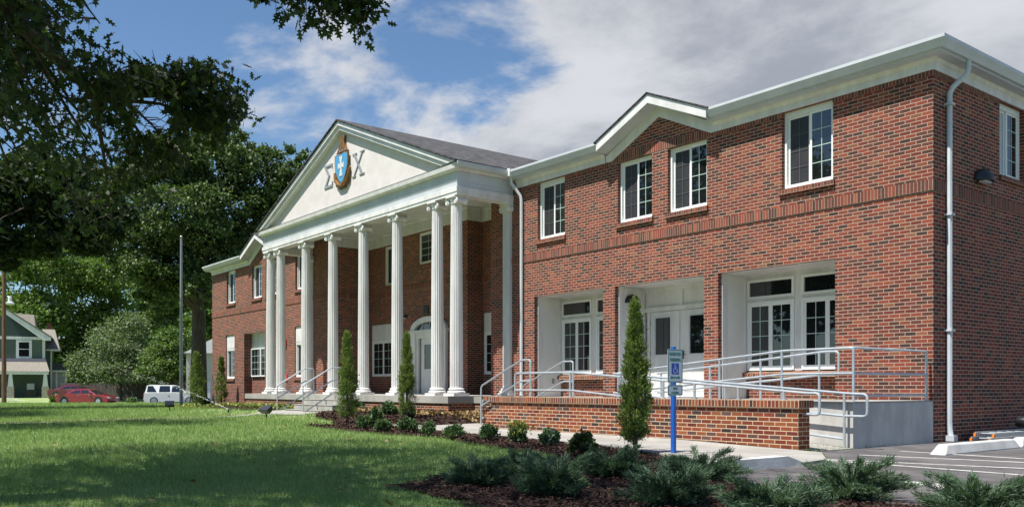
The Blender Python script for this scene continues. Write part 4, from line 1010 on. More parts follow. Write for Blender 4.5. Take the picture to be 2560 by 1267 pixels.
# ------------------------------------------------------------------ plants
def on_y(px, Y):
    a = (px - 1280) / 2204; t = (Y - CAM[1]) / (FY - a * FX); return CAM[0] + t * (FX + a * FY), Y
def grow_cedar(label, px, py, zb, top, wpx, n, group, Y=None):
    x_, y_ = uz(px, py, zb) if Y is None else on_y(px, Y); d_ = depth(x_, y_); z = gzf(x_, y_); h = .9 + (969 - top) * d_ / 2204 - z; r_ = wpx * d_ / 2204 / 2
    t_ = thing('upright_cedar', label, 'cedar', (x_, y_, z), group)
    MB().tube([(x_, y_, z - .05), (x_ + .01, y_, z + h * .5), (x_, y_, z + h * .93)], [.035, .022, .006], 8).build('trunk', BARK, t_)
    ph = rng.uniform(0, 6.28, 5)
    cl = 190; hz = rng.uniform(.05, 1, cl) ** .9; th = rng.uniform(0, 6.28, cl)
    def prof(t): return np.where(t < .25, .66 + .34 * t / .25, np.clip(1.02 - (np.maximum(t - .25, 0) / .77) ** 1.25, .05, 1))
    rad = r_ * prof(hz) * (.45 + .55 * rng.uniform(size=cl) ** .5) * (1 + .28 * np.sin(3 * th + 9 * hz + ph[0]) * np.sin(17 * hz + ph[1]))
    cc = np.stack([x_ + rad * np.cos(th), y_ + rad * np.sin(th), z + .03 * h + hz * h * .93], -1)
    k = rng.integers(0, cl, n); rr = rng.uniform(size=n) ** .5
    C = cc[k] * 1.0; C[:, :2] = np.array([x_, y_]) + (C[:, :2] - np.array([x_, y_])) * rng.uniform(.55, 1.10, n)[:, None]
    C += rng.normal(size=C.shape) * np.array([r_ * .10, r_ * .10, h * .020])
    out = C - np.array([x_, y_, 0]); out[:, 2] = 0; out /= np.linalg.norm(out, axis=1)[:, None] + 1e-6
    axis = out * .65 + np.array([0, 0, 1.0])
    leaves('foliage', C, .050 * max(1, d_ / 20), [(0, 0, 0), (.11, .35, .04), (.04, 1, 0), (-.04, 1, 0), (-.11, .35, .04)], LF_CEDAR, t_, axis=axis, jitter=.6)
CG = 'upright cedars along the building'
grow_cedar('tall narrow cedar in front of the low brick wall beside the blue sign post', 1588, 1131, 0, 748, 80, 26000, CG)
grow_cedar('narrow cedar half covering the front porch stair rails', 868, 1060, 0, 826, 54, 13000, CG)
grow_cedar('slender cedar standing before the arched front door', 1017, 1056, .03, 828, 46, 13000, CG)
grow_cedar('bushy cedar beyond the far corner of the building, beside the white suv', 491, 1014, 0, 878, 46, 4500, CG, Y=-2.6)
grow_cedar('thin cedar against the far end of the brick facade', 553, 1008, .05, 890, 30, 3500, CG, Y=-.75)

def shrub(label, px, py, wpx, hpx, group, m_=LF_BOX, leaf=.035, dens=1.0, loose=0.0, zb=None, tips=None, name='boxwood_shrub', cat='shrub'):
    z0 = 0.0 if zb is None else zb
    for _ in range(3):
        x_, y_ = uz(px, py, z0 + .02); z0 = gzf(x_, y_)
    d_ = depth(x_, y_); r_ = .88 * wpx * d_ / 2204 / 2; h = .90 * hpx * d_ / 2204
    t_ = thing(name, label, cat, (x_, y_, z0), group)
    m = MB()
    for k in range(5):
        a = k * 1.26; m.tube([(x_, y_, z0 - .02), (x_ + .4 * r_ * math.cos(a), y_ + .4 * r_ * math.sin(a), z0 + h * .4), (x_ + .6 * r_ * math.cos(a), y_ + .6 * r_ * math.sin(a), z0 + h * .75)], [.010, .007, .004], 5)
    m.build('stem', BARK, t_)
    n = int(1500 * dens); cl = 34
    v = rng.normal(size=(cl, 3)); v[:, 2] = np.abs(v[:, 2]) * 1.1 - .25; v /= np.linalg.norm(v, axis=1)[:, None]
    cc = v * rng.uniform(.55, 1.0, cl)[:, None] * np.array([r_, r_, h * .52]) + np.array([x_, y_, z0 + h * .48])
    k = rng.integers(0, cl, n); C = cc[k] + rng.normal(size=(n, 3)) * np.array([r_, r_, h * .55]) * (.17 + loose)
    C[:, 2] = np.maximum(C[:, 2], z0 + .03)
    out = C - np.array([x_, y_, z0 + h * .2]); out /= np.linalg.norm(out, axis=1)[:, None]
    leaves('foliage', C, leaf * max(1, d_ / 15), BROAD, m_, t_, axis=out, jitter=.8)
    if tips:
        n2 = 260; C2 = np.array([x_, y_, z0]) + np.stack([rng.normal(size=n2) * r_ * .55, rng.normal(size=n2) * r_ * .55, h * rng.uniform(.55, 1.25, n2)], -1)
        leaves('foliage', C2, .045, BROAD, tips, t_, axis=np.tile([0, 0, 1.0], (n2, 1)), jitter=.6)
BG = 'young boxwood shrubs in the mulch'
YT = leafmat('yellow_shoot', (.14, .18, .04), (.30, .30, .08), .3)
for lab, px, py, w_, h_ in (('small boxwood close behind the stair cedar', 895, 1039, 30, 22), ('boxwood nearest the stair cedar, in front', 912, 1072, 40, 38), ('boxwood second behind the front row, near the stair cedar', 938, 1060, 38, 44),
        ('front boxwood midway between the two porch cedars', 958, 1079, 40, 34), ('boxwood set back toward the brick porch base', 974, 1050, 34, 34), ('boxwood at the foot of the door cedar', 1017, 1054, 36, 32),
        ('front boxwood before the door cedar', 1020, 1081, 46, 40), ('round boxwood at the tip of the concrete walk', 1073, 1090, 38, 38), ('wide boxwood in front of the concrete walk', 1136, 1096, 54, 40), ('boxwood before the lower stair handrail post', 1223, 1101, 50, 44)):
    shrub(lab, px, py, w_, h_, BG)
shrub('taller boxwood with yellow green young tips before the brick wall', 1296, 1107, 44, 50, BG, dens=.9, tips=YT)
shrub('dark boxwood between the yellow tipped shrub and the corner holly', 1375, 1114, 52, 46, BG, m_=LF_JUN, leaf=.04)
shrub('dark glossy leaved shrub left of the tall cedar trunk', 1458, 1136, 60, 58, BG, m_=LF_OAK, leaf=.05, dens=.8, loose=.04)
for lab, px, py, w_, h_ in (('first low shrub beyond the bushy cedar', 513, 1013, 22, 20), ('second low shrub before the far brick corner', 541, 1013, 20, 18), ('low shrub under the far facade window', 580, 1008, 26, 20), ('low shrub at the end of the porch base', 603, 1008, 22, 20)):
    shrub(lab, px, py, w_, h_, 'low shrubs along the far wing', dens=.5, leaf=.03)
for lab, px, py, w_, h_, m_ in (('pale bush by the red car rear wheel', 182, 1009, 30, 22, LF_GREY), ('pale bush at the red car rear bumper', 136, 1008, 16, 18, LF_MID), ('pale bush before the red car front door', 252, 1007, 30, 18, LF_GREY), ('small bush between the red car and the white suv', 330, 1006, 20, 18, LF_GREY)):
    shrub(lab, px, py, w_, h_, 'roadside bushes', m_=m_, dens=.4, leaf=.035, zb=-.5)

def juniper(label, px, py, wpx, hpx, n):
    z0 = 0
    for _ in range(2): x_, y_ = uz(px, py, z0); z0 = gzf(x_, y_)
    d_ = depth(x_, y_); r_ = wpx * d_ / 2204 / 2; h = hpx * d_ / 2204
    t_ = thing('spreading_juniper', label, 'juniper', (x_, y_, z0), 'spreading junipers in the mulch bed')
    nb = 70; m = MB(); Cs = []; As = []
    for k in range(nb):
        a = rng.uniform(0, 6.28); L_ = rng.uniform(.55, 1.08); el = rng.uniform(.05, 1.0) ** 1.3
        tip = np.array([r_ * L_ * math.cos(a) * (1 - .35 * el), r_ * L_ * math.sin(a) * (1 - .35 * el), h * (.22 + .80 * el) * L_])
        mid = tip * np.array([.52, .52, .78]); p0 = np.array([x_, y_, z0])
        m.tube([p0, p0 + mid, p0 + tip], [.009, .005, .002], 4, cap=False)
        q = int(n / nb); u = rng.uniform(.22, 1.0, q)
        P = p0 + np.where(u[:, None] < .5, mid * (u[:, None] / .5), mid + (tip - mid) * ((u[:, None] - .5) / .5))
        P = P + rng.normal(size=P.shape) * .022 * (1.3 - u[:, None] * .8); dv = (tip - mid); dv = dv / np.linalg.norm(dv)
        Cs.append(P); As.append(np.tile(dv, (q, 1)) + np.array([0, 0, .35]))
    m.build('branches', BARK, t_)
    C = np.concatenate(Cs); C[:, 2] = np.maximum(C[:, 2], z0 + .02)
    leaves('foliage', C, .048, [(0, 0, 0), (.06, .35, .02), (.02, 1, 0), (-.02, 1, 0), (-.06, .35, .02)], LF_JUN, t_, axis=np.concatenate(As), jitter=.5)
for lab, px, py, w_, h_ in (('dark juniper farthest left, at the grass tip', 1192, 1212, 165, 78), ('wide juniper low in front of the yellow tipped shrub', 1385, 1240, 200, 105), ('juniper at the foot of the tall cedar', 1530, 1192, 175, 75), ('large dark juniper in the foreground below the sign', 1672, 1262, 235, 105),
        ('juniper by the white kerb, right of the blue post', 1748, 1198, 215, 82), ('bright juniper at the bottom edge beside the asphalt', 1930, 1285, 260, 92), ('tall juniper overlapping the painted bay lines', 2125, 1248, 275, 105), ('juniper in the bottom right corner by the painted stencil', 2450, 1295, 300, 120),
        ('small dark juniper tucked behind the wide one', 1310, 1190, 110, 60)):
    juniper(lab, px, py, w_ * 1.15, h_, 19000)

# leaf litter and pale cover by the porch, stray leaves on the lawn
n = 5200; x = rng.uniform(-16.5, -9.4, n); y = rng.uniform(-2.95, -1.45, n); k = ((y < -2.22) | (x > -11.8)) & (rng.uniform(size=n) < np.where(y < -2.7, .5, 1)); x, y = x[k], y[k]
struct(leaves('leaf_litter', np.stack([x, y, gz(x, y) + .04 + rng.uniform(0, .05, len(x))], -1), .075, BROAD, LITTER), 'stuff')
n = 3000; x = rng.uniform(-33, -21, n); y = rng.uniform(-3.3, -2.25, n); k = inpoly(x, y, BEDL) & (y > -2.9); x, y = x[k], y[k]
struct(leaves('pale_ground_cover', np.stack([x, y, gz(x, y) + .05 + rng.uniform(0, .06, len(x))], -1), .10, BROAD, COVER), 'stuff')
n = 90; u = rng.uniform(7, 30, n); la_ = rng.uniform(-.55, .15, n) * u; x = CAM[0] + u * FX + la_ * FY; y = CAM[1] + u * FY - la_ * FX; k = on_grass(x, y); x, y = x[k], y[k]
struct(leaves('fallen_leaves', np.stack([x, y, gz(x, y) + .05], -1), .075, BROAD, LITTER, normals=np.tile([0, 0, 1.], (len(x), 1)), axis=np.stack([rng.normal(size=len(x)), rng.normal(size=len(x)), 0 * x], -1), jitter=.1), 'stuff')
# brown strip of bare soil along the path edge
SOIL = mat('bare_soil', (.26, .15, .075), .95, (.15, .12, .05), 5)
m = MB(); pr = None
for i in range(61):
    t_ = i / 60; P = np.array(PATHP[3:9] if False else [(-20.25, -4.4), (-19.65, -7.2), (-17.95, -11.4), (-15.55, -16.9), (-12.5, -26.4)]); s_ = t_ * 4; k = min(int(s_), 3); p = P[k] + (P[k + 1] - P[k]) * (s_ - k)
    w_ = .10 + .08 * math.sin(i * 1.9) * math.sin(i * .7); q = [(p[0] - w_, p[1], gzf(p[0], p[1]) + .03), (p[0] + .05, p[1], gzf(p[0], p[1]) + .03)]
    if pr: m.face([pr[0], pr[1], q[1], q[0]])
    pr = q
struct(m.build('soil_strip', SOIL))
# white lumps half buried in the litter
def lump(label, px, py, z0, w_):
    x_, y_ = uz(px, py, z0); z = gzf(x_, y_)
    m = MB(); m.lathe([(.02, -w_), (w_ * .35, -w_ * .85), (w_ * .52, -w_ * .4), (w_ * .55, 0), (w_ * .5, w_ * .45), (w_ * .3, w_ * .85), (.02, w_)], (x_, y_, z + w_ * .35), 14, 'x')
    return tag(m.build('white_rock', CURBW, smooth=True), label, 'rock', 'white rocks by the porch base')
lump('white rock lying in dry leaves before the brick porch base', 1100, 1036, .16, .22)
lump('white rock at the far end of the porch base', 621, 1012, .1, .22)

# ------------------------------------------------------------------ flagpole and utility pole
x_, y_ = uz(453, 1014, 0.0); z = gzf(x_, y_); d_ = depth(x_, y_)
t_ = thing('flagpole', 'thin grey flagpole without a flag in front of the big dark tree', 'flagpole', (x_, y_, z))
MB().lathe([(.085, z), (.085, z + 1), (.05, .9 + (969 - 596) * d_ / 2204)], (x_, y_, 0), 14).build('pole', POLEM, t_, smooth=True)
MB().lathe([(.01, -.07), (.06, -.03), (.07, 0), (.06, .03), (.01, .07)], (x_, y_, .9 + (969 - 592) * d_ / 2204), 12).build('finial', POLEM, t_, smooth=True)
def at(px, d, z=None, py=None):
    a = (px - 1280) / 2204 * d; return (CAM[0] + d * FX + a * FY, CAM[1] + d * FY - a * FX, (CAM[2] + (969 - py) * d / 2204) if z is None else z)
x_, y_, _ = at(10, 74, 0); z = gzf(x_, y_)
t_ = thing('utility_pole', 'brown wooden utility pole with a street lamp at the left edge', 'utility pole', (x_, y_, z))
MB().tube([(x_, y_, z - .2), (x_ + .05, y_, 12.5)], [.19, .14], 10).build('pole', mat('pole_wood', (.16, .085, .05), .9, (.09, .05, .035), 8, stretch=(1, 1, .2)), t_, smooth=True)
ax_, ay_, az_ = at(25, 74, py=757)
m = MB(); m.tube([(x_, y_, az_ + .6), (ax_, ay_, az_ + .5)], .04, 6); m.build('arm', POLEM, t_)
m = MB(); m.lathe([(.06, .55), (.14, .5), (.16, .1), (.36, 0), (.30, -.12), (.1, -.16)], (ax_, ay_, az_), 14); m.build('lamp_head', SIGNW, t_, smooth=True)

# ------------------------------------------------------------------ trees
def tree(name, label, cat, base, h, tr, blobs, n, size, lm, tmpl=BROAD, limb=True, spread=.16, lean=(0, 0), bark=BARK, fork=.35, keep=None, droop=.4, group=None, cl=26, parts_only=False):
    x_, y_ = base; z = gzf(x_, y_); t_ = thing(name, label, cat, (x_, y_, z), group)
    m = MB(); zf = z + h * fork; tx, ty_ = x_ + lean[0] * fork, y_ + lean[1] * fork
    m.tube([(x_, y_, z - .3), (x_, y_, z + .25), (x_ + lean[0] * fork * .5, y_ + lean[1] * fork * .5, z + h * fork * .5), (tx, ty_, zf)], [tr * 1.35, tr, tr * .85, tr * .72], 12)
    if limb:
        for (bx, by, bz, rx, ry, rz) in blobs:
            p0 = Vector((tx, ty_, zf - .1 * h * random.random())); p1 = Vector((bx, by, bz)); mid = p0.lerp(p1, .5) + Vector((random.uniform(-.05, .05) * h, random.uniform(-.05, .05) * h, .05 * h))
            m.tube([p0, mid, p1, p1 + (p1 - mid) * .12], [tr * .45, tr * .28, tr * .14, tr * .04], 7)
            for q in range(4):
                v = Vector((random.uniform(-1, 1) * rx, random.uniform(-1, 1) * ry, random.uniform(-.6, 1) * rz)) * .9; m.tube([mid.lerp(p1, .6), p1 + v * .5, p1 + v], [tr * .12, tr * .07, tr * .02], 5)
    m.build('trunk', bark, t_, smooth=True)
    vol = np.array([b[3] * b[4] * b[5] for b in blobs]) ** .75; vol /= vol.sum(); Cs = []; Ax = []
    for b_, f in zip(blobs, vol):
        k = int(n * f); c = max(5, int(cl * len(blobs) * f * 1.2))
        v = rng.normal(size=(c, 3)); v /= np.linalg.norm(v, axis=1)[:, None]; v *= (rng.uniform(.25, 1, c) ** .45)[:, None]
        cc = np.array(b_[:3]) + v * np.array(b_[3:]); j = rng.integers(0, c, k)
        P = cc[j] + rng.normal(size=(k, 3)) * np.array(b_[3:]) * spread * np.array([1, 1, .75]); Cs.append(P); o_ = P - np.array(b_[:3]); o_ /= np.linalg.norm(o_, axis=1)[:, None] + 1e-6; Ax.append(o_ - np.array([0, 0, droop]))
    C = np.concatenate(Cs); A_ = np.concatenate(Ax)
    if keep is not None: q = keep(C); C, A_ = C[q], A_[q]
    C[:, 2] = np.maximum(C[:, 2], z + .2)
    leaves('crown', C, size, tmpl, lm, t_, axis=A_, jitter=.9)
    return t_
def blob(px, py, d, r_, ry=None, rd=None):
    p = at(px, d, py=py); k = d / 2204; return (p[0], p[1], p[2], (rd or r_) * k, (rd or r_) * k, (ry or r_) * k)
# big dark tree behind the far wing
D3 = 54
tree('shade_tree', 'huge dark green shade tree behind the far end of the building', 'tree', at(497, D3, 0)[:2], 17, .52,
     [blob(px, py, D3 + dd_, r_, ry_) for px, py, r_, ry_, dd_ in ((520, 420, 110, 80, 0), (640, 440, 90, 75, 1), (715, 420, 60, 55, 2), (420, 420, 100, 70, -1), (340, 480, 90, 70, 0), (590, 540, 110, 70, 1), (470, 540, 120, 80, -2), (350, 600, 95, 75, -1), (690, 520, 60, 70, 2), (560, 640, 90, 60, 0), (430, 660, 110, 80, -1), (310, 665, 70, 35, 0), (400, 745, 60, 35, 0), (560, 350, 70, 45, 1), (290, 560, 70, 60, 1), (500, 730, 45, 45, -3), (760, 420, 30, 30, 2), (620, 590, 50, 45, 2))],
     120000, .165, LF_BIG, spread=.105, fork=.42, cl=44)
# bright trees across the street
bt = [(60, 120, 150, 620, 950), (190, 128, 150, 640, 960), (330, 126, 150, 660, 960), (440, 120, 120, 690, 960), (-80, 125, 150, 560, 950), (540, 105, 80, 740, 940)]
for i, (px, d_, r_, t0, t1) in enumerate(bt):
    lab = ('bright green street tree behind the green house', 'bright yellow green tree beside the house roof', 'broad bright tree behind the small grey green tree', 'bright tree behind the flagpole', 'bright tree beyond the left photo edge', 'bright tree seen between the big trunk and the brick corner')[i]
    bl = []
    for q in range(9):
        fy = (q // 3) / 2; bl.append(blob(px + rng.uniform(-.8, .8) * r_ * (.6 if fy == 0 else 1), t0 + (t1 - t0) * (.12 + .74 * fy) + rng.uniform(-15, 15), d_ + rng.uniform(-3, 3), r_ * rng.uniform(.38, .55), (t1 - t0) * .17))
    tree('street_tree', lab, 'tree', at(px, d_, 0)[:2], 14, .35, bl, 24000, .36, (LF_BACK, LF_MID)[i in (3,)], spread=.2, group='bright trees across the street', cl=22)
tree('small_tree', 'small grey green round tree in front of the wooden fence', 'tree', at(303, 89, 0)[:2], 6.5, .13, [blob(px, py, 89 + e, r_, ry_) for px, py, r_, ry_, e in ((300, 850, 70, 45, 0), (240, 890, 60, 45, -1), (365, 890, 60, 45, 1), (300, 920, 90, 38, 0), (210, 925, 40, 30, 0), (330, 815, 40, 35, 1))], 20000, .19, LF_GREY, spread=.2, fork=.3)
tree('small_tree', 'green tree between the grey green tree and the flagpole', 'tree', at(425, 86, 0)[:2], 6, .14, [blob(px, py, 86 + e, r_, ry_) for px, py, r_, ry_, e in ((410, 890, 50, 40, 0), (440, 860, 40, 40, 1), (395, 925, 50, 30, -1), (455, 910, 30, 40, 0))], 14000, .22, LF_MID, spread=.2, fork=.3)
# mid-distance tree whose crown hangs in from the left edge and shades the far lawn
bl = [blob(px, py, d_, r_, ry_) for px, py, d_, r_, ry_ in ((40, 470, 38, 110, 70), (150, 520, 40, 100, 60), (-90, 520, 37, 120, 90), (60, 600, 38, 100, 50), (220, 590, 41, 80, 50), (-220, 500, 36, 130, 110), (120, 420, 40, 90, 60), (270, 520, 42, 60, 50), (-30, 660, 37, 60, 30))]
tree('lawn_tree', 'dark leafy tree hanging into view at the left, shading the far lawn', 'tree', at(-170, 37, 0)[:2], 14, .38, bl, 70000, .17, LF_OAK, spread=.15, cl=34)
bl = [(-28.5 + rng.normal() * 2.4, -18.5 + rng.normal() * 2.4, rng.uniform(2.5, 12.5), 2.3, 2.3, 1.7) for _ in range(18)]
tree('lawn_tree', 'second lawn tree, mirrored in the upper windows of the brick wing', 'tree', (-28.5, -18.5), 13, .38, bl, 26000, .24, LF_OAK, spread=.18, cl=22)
bl = [(-17.5 + rng.normal() * 2.3, -21 + rng.normal() * 2.3, rng.uniform(2.5, 12), 2.2, 2.2, 1.7) for _ in range(17)]
tree('lawn_tree', 'third lawn tree, mirrored in the glass of the alcove windows and doors', 'tree', (-17.5, -21), 13, .36, bl, 24000, .24, LF_OAK, spread=.18, cl=22)
# ------------------------------------------------------------------ the foreground oak
def pxy(C):
    dx, dy = C[:, 0] - CAM[0], C[:, 1] - CAM[1]; de = dx * FX + dy * FY; lt = dx * FY - dy * FX
    de = np.where(de < .3, .3, de); return 1280 + 2204 * lt / de, 969 - 2204 * (C[:, 2] - CAM[2]) / de, de
ox, oy = -.9, -16.3; oz = gzf(ox, oy)
oak = thing('oak_tree', 'near oak with drooping lobed leaves filling the upper corner of the photo', 'tree', (ox, oy, oz))
m = MB(); m.tube([(ox, oy, oz - .3), (ox, oy, oz + .3), (ox - .1, oy + .1, 2.2), (ox - .2, oy + .3, 4.4), (ox - .2, oy + .5, 7.5), (ox, oy + .8, 10.5)], [.55, .40, .34, .30, .20, .08], 14)
Cs, As = [], []
def limb(p0, p1, r0, sub, tw, lf, sp_=.16, sag=.0, u0=.25):
    """a limb with twigs; leaves hang in tufts from each twig's end"""
    p0, p1 = Vector(p0), Vector(p1); mid = p0.lerp(p1, .5) + Vector((0, 0, (.35 if r0 > .04 or r0 < .03 else .12) - sag)); pts = [p0, p0.lerp(mid, .6), mid, mid.lerp(p1, .6), p1]
    m.tube(pts, [r0, r0 * .8, r0 * .55, r0 * .35, r0 * .12], 7)
    for k in range(sub):
        u = u0 + (1 - u0) * (k + random.random()) / sub; q = (mid.lerp(p1, (u - .5) / .5) if u > .5 else p0.lerp(mid, u / .5))
        v = Vector((random.gauss(0, 1), random.gauss(0, 1), random.gauss(-.15, .55))).normalized() * tw * random.uniform(.5, 1.2)
        e = q + v; m.tube([q, q + v * .5 + Vector((0, 0, .05)), e], [r0 * .16 + .004, r0 * .08 + .003, .002], 4, cap=False)
        tufts = random.randint(2, 4)
        for t_ in range(tufts):
            c = np.array(q.lerp(e, .45 + .55 * (t_ + 1) / tufts)); nn = int(lf / tufts)
            a = rng.normal(size=(nn, 3)); a[:, 2] -= .9; Cs.append(c + rng.normal(size=(nn, 3)) * sp_); As.append(a)
hub = Vector((ox - .2, oy + .4, 5.2))
# visible limbs: towards the view, drooping into the upper left of the picture
for tip in ((600, 285, 11.6), (470, 230, 11.0), (250, 60, 9.0), (420, 350, 12.2), (260, 420, 11.5), (200, 220, 10.0), (140, 330, 10.2), (60, 120, 9.0), (180, 480, 12.0), (70, 430, 11.0), (20, 280, 9.4), (290, 205, 10.2), (110, 30, 8.6), (230, 330, 11.2), (60, 520, 12.0), (130, 200, 9.6), (280, 560, 13.0), (560, 250, 11.4), (530, 215, 11.2), (560, 320, 11.8), (420, 440, 12.6)):
    p = at(tip[0], tip[2], py=tip[1]); big = tip[0] < 400
    st_ = Vector((hub.x, hub.y, 4.6 + random.random() * 2.2)).lerp(Vector(p), .25) + Vector((0, 0, .8))
    if tip[0] < 280: m.tube([hub, st_], [.12, .07], 7)
    if tip[0] >= 280: st_ = Vector(at(225 + random.uniform(-15, 15), 10.2, py=225 + random.uniform(-25, 25)))
    limb(st_, p, .05 if tip[0] < 280 else .035, 20 if big else 16, .75 if big else .46, 20 if big else 34, .13 if big else .09, 0.0, .25 if tip[0] < 280 else .42)
b0 = Vector(at(225, 10.2, py=225)); m.tube([hub, hub.lerp(b0, .5) + Vector((0, 0, .25)), b0], [.15, .11, .06], 8)
# sprigs hanging in at the top of the picture
for tip in ((690, 30, 8.6), (745, 22, 8.6), (660, 10, 8.5), (800, 40, 8.8), (770, 75, 8.8), (830, 60, 8.9), (880, 35, 9.0), (900, 62, 9.0), (930, 20, 9.1), (860, 15, 9.0), (815, 15, 8.9), (890, 80, 9.0)):
    p = at(tip[0], tip[2], py=tip[1]); q = at(tip[0] + random.uniform(-40, 40), tip[2] - .2, py=-190); limb(q, p, .014, 9, .14, 16, .05)
for a_, b_ in (((hub.x + .4, hub.y + .8, 6.4), at(860, 8.7, py=-200)), (at(860, 8.7, py=-200), at(690, 8.5, py=-210)), (at(860, 8.7, py=-200), at(920, 8.9, py=-180))): m.tube([a_, b_], [.06, .02], 6)
C1 = np.concatenate(Cs); A1 = np.concatenate(As)
# the unseen upper crown over the lawn
Cs, As = [], []
for k in range(60):
    a = random.uniform(0, 6.28); rr = 5.9 * math.sqrt(random.random()); p = Vector((ox - 1.7 + rr * math.cos(a), oy + 1.5 + rr * math.sin(a) * .92, random.uniform(6.6, 11.0) - .06 * rr))
    q_ = [pxy(np.array([list(p.lerp(hub, f))]))for f in (0, .35)]
    if any(v[2][0] > .35 and -80 < v[0][0] < 2640 and v[1][0] > -150 and not (v[0][0] < 230) for v in q_): continue
    limb(hub + Vector((0, 0, random.uniform(0, 4))), p, .07, 9, .8, 24, .17)
k = 0
while k < 720:
    ux, uy = random.uniform(-1, 1), random.uniform(-1, 1)
    if ux * ux + uy * uy > 1 or math.sin(ux * 7.0 + uy * 3.1 + 1.0) * math.sin(uy * 8.3 - ux * 2.2) > .62: continue
    k += 1; c = np.array([ox - 1.2 + 5.5 * ux, oy + 1.3 + 4.5 * uy, random.uniform(7.0, 10.5)]); a = rng.normal(size=(34, 3)); a[:, 2] -= .9
    Cs.append(c + rng.normal(size=(34, 3)) * .30); As.append(a)
C2 = np.concatenate(Cs); A2 = np.concatenate(As)
X_, Y_, D_ = pxy(C2); vis = (D_ > .35) & (X_ > -60) & (X_ < 2620) & (Y_ > -70) & ~((X_ < 230) & (Y_ < 330))
C2, A2 = C2[~vis], A2[~vis]
m.build('trunk', BARK, oak, smooth=True)
X_, Y_, D_ = pxy(C1); ok = ~((X_ > 640) & (Y_ > 120)) & ~((X_ > 985) & (Y_ > -40)) & (C1[:, 2] > 2.4)
ok &= ~((X_ > 285 + .9 * np.maximum(Y_ - 85, 0)) & (X_ < 640) & (Y_ < 150)) & ~((X_ > 330) & (X_ < 425) & (Y_ > 232) & (Y_ < 330))
C1, A1 = C1[ok], A1[ok]
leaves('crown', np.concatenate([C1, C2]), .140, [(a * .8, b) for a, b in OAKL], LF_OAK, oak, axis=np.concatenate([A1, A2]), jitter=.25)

# ------------------------------------------------------------------ across the street
def frame_at(px, d, ang=0.0):
    x_, y_, _ = at(px, d, 0); ang0 = math.atan2(-FX, FY)      # local x = picture right, local y = away
    return Matrix.Translation((x_, y_, gzf(x_, y_))) @ Matrix.Rotation(ang0 + ang, 4, 'Z'), (x_, y_, gzf(x_, y_))
GREEN1 = mat('house_green', (.085, .118, .092), .7, (.075, .104, .082), 3); GREEN2 = mat('house_dark_green', (.030, .055, .052), .7); TAN = mat('tan_shingles', (.25, .225, .19), .9, (.17, .155, .13), 6)
DKR = mat('dark_roof', (.045, .05, .07), .8)
M0, loc = frame_at(112, 100, .44)
H = thing('green_house', 'green two storey house with white trim and a tan roofed porch', 'house', loc)
k = 100 / 2204
def hx(px): return (px - 112) * k * .885
def hz(py): return (995 - py) * k
MB(M0).box(hx(-70), hx(112), 0, 9, -.5, hz(850)).build('wall', GREEN1, H)
MB(M0).prism([(hx(-70), hz(849)), (hx(112), hz(849)), (hx(112), hz(846)), (hx(15), hz(788)), (hx(-70), hz(840))], 'y', .05, 8.9).build('gable_wall', GREEN2, H)
m = MB(M0); m.box(hx(-70), hx(112), -.10, -.001, hz(851), hz(844)); m.box(hx(106), hx(112.5), -.06, -.001, hz(900), hz(851)); m.build('trim', WHITE, H)
m = MB(M0); m.prism([(hx(15), hz(778)), (hx(128), hz(846)), (hx(128), hz(853)), (hx(110), hz(853)), (hx(15), hz(789))], 'y', -.5, -.3); m.build('rake_board', WHITE, H)
m = MB(M0); m.prism([(hx(15), hz(777)), (hx(130), hz(846)), (hx(130), hz(843)), (hx(15), hz(774))], 'y', -.55, 9); m.hexa([(hx(5), 3, hz(790)), (hx(85), 3, hz(817)), (hx(85), 9, hz(817)), (hx(5), 9, hz(790)), (hx(5), 3.5, hz(780)), (hx(78), 5, hz(781)), (hx(78), 7, hz(781)), (hx(5), 7, hz(781))])
m.hexa([(hx(92), 2.5, hz(873)), (hx(148), 2.5, hz(873)), (hx(148), 9, hz(873)), (hx(92), 9, hz(873)), (hx(92), 6.5, hz(816)), (hx(131), 6.5, hz(816)), (hx(131), 7, hz(816)), (hx(92), 7, hz(816))]); m.build('roof', TAN, H)
m = MB(M0); m.box(hx(112.5), hx(126), 3, 8.5, -.3, hz(874)); m.build('side_wall', GREEN1, H); m = MB(M0); m.box(hx(123), hx(127), 2.9, 2.99, -.3, hz(875)); m.box(hx(112.5), hx(148), 2.4, 2.5, hz(876), hz(872)); m.build('corner_trim', WHITE, H)
MB(M0).box(hx(110), hx(121), 6.6, 7.3, hz(822), hz(800)).build('chimney', mat('chimney_brick', (.12, .04, .035), .9), H)
def hwin(x0, x1, z0, z1, y_=-.06):
    m = MB(M0); m.box(hx(x0), hx(x1), y_ - .03, y_ + .06, hz(z1), hz(z0)); o = m.build('window', WHITE, H)
    m = MB(M0); m.box(hx(x0 + 7), hx(x1 - 7), y_ - .045, y_ - .031, hz(z1 - 5), hz(z0 + 6)); m.build('pane', GLASS, o)
    m = MB(M0); m.box(hx(x0 + 7), hx(x1 - 7), y_ - .06, y_ - .046, hz((z0 + z1) / 2 + .8), hz((z0 + z1) / 2 - .8)); m.build('glazing_bar', WHITE, o)
hwin(41, 80, 852, 898); hwin(-45, -6, 852, 898)
MB(M0).hexa([(hx(-75), -.5, hz(906)), (hx(117), -.5, hz(906)), (hx(117), -.002, hz(906)), (hx(-75), -.002, hz(906)), (hx(-72), -.3, hz(898)), (hx(114), -.3, hz(898)), (hx(114), -.002, hz(898)), (hx(-72), -.002, hz(898))]).build('skirt_roof', DKR, H)
MB(M0).hexa([(hx(-80), -2.6, hz(931)), (hx(126), -2.6, hz(931)), (hx(122), -.003, hz(931)), (hx(-76), -.003, hz(931)), (hx(-80), -2.5, hz(929)), (hx(126), -2.5, hz(929)), (hx(117), -.52, hz(906.5)), (hx(-75), -.52, hz(906.5))]).build('porch_roof', TAN, H)
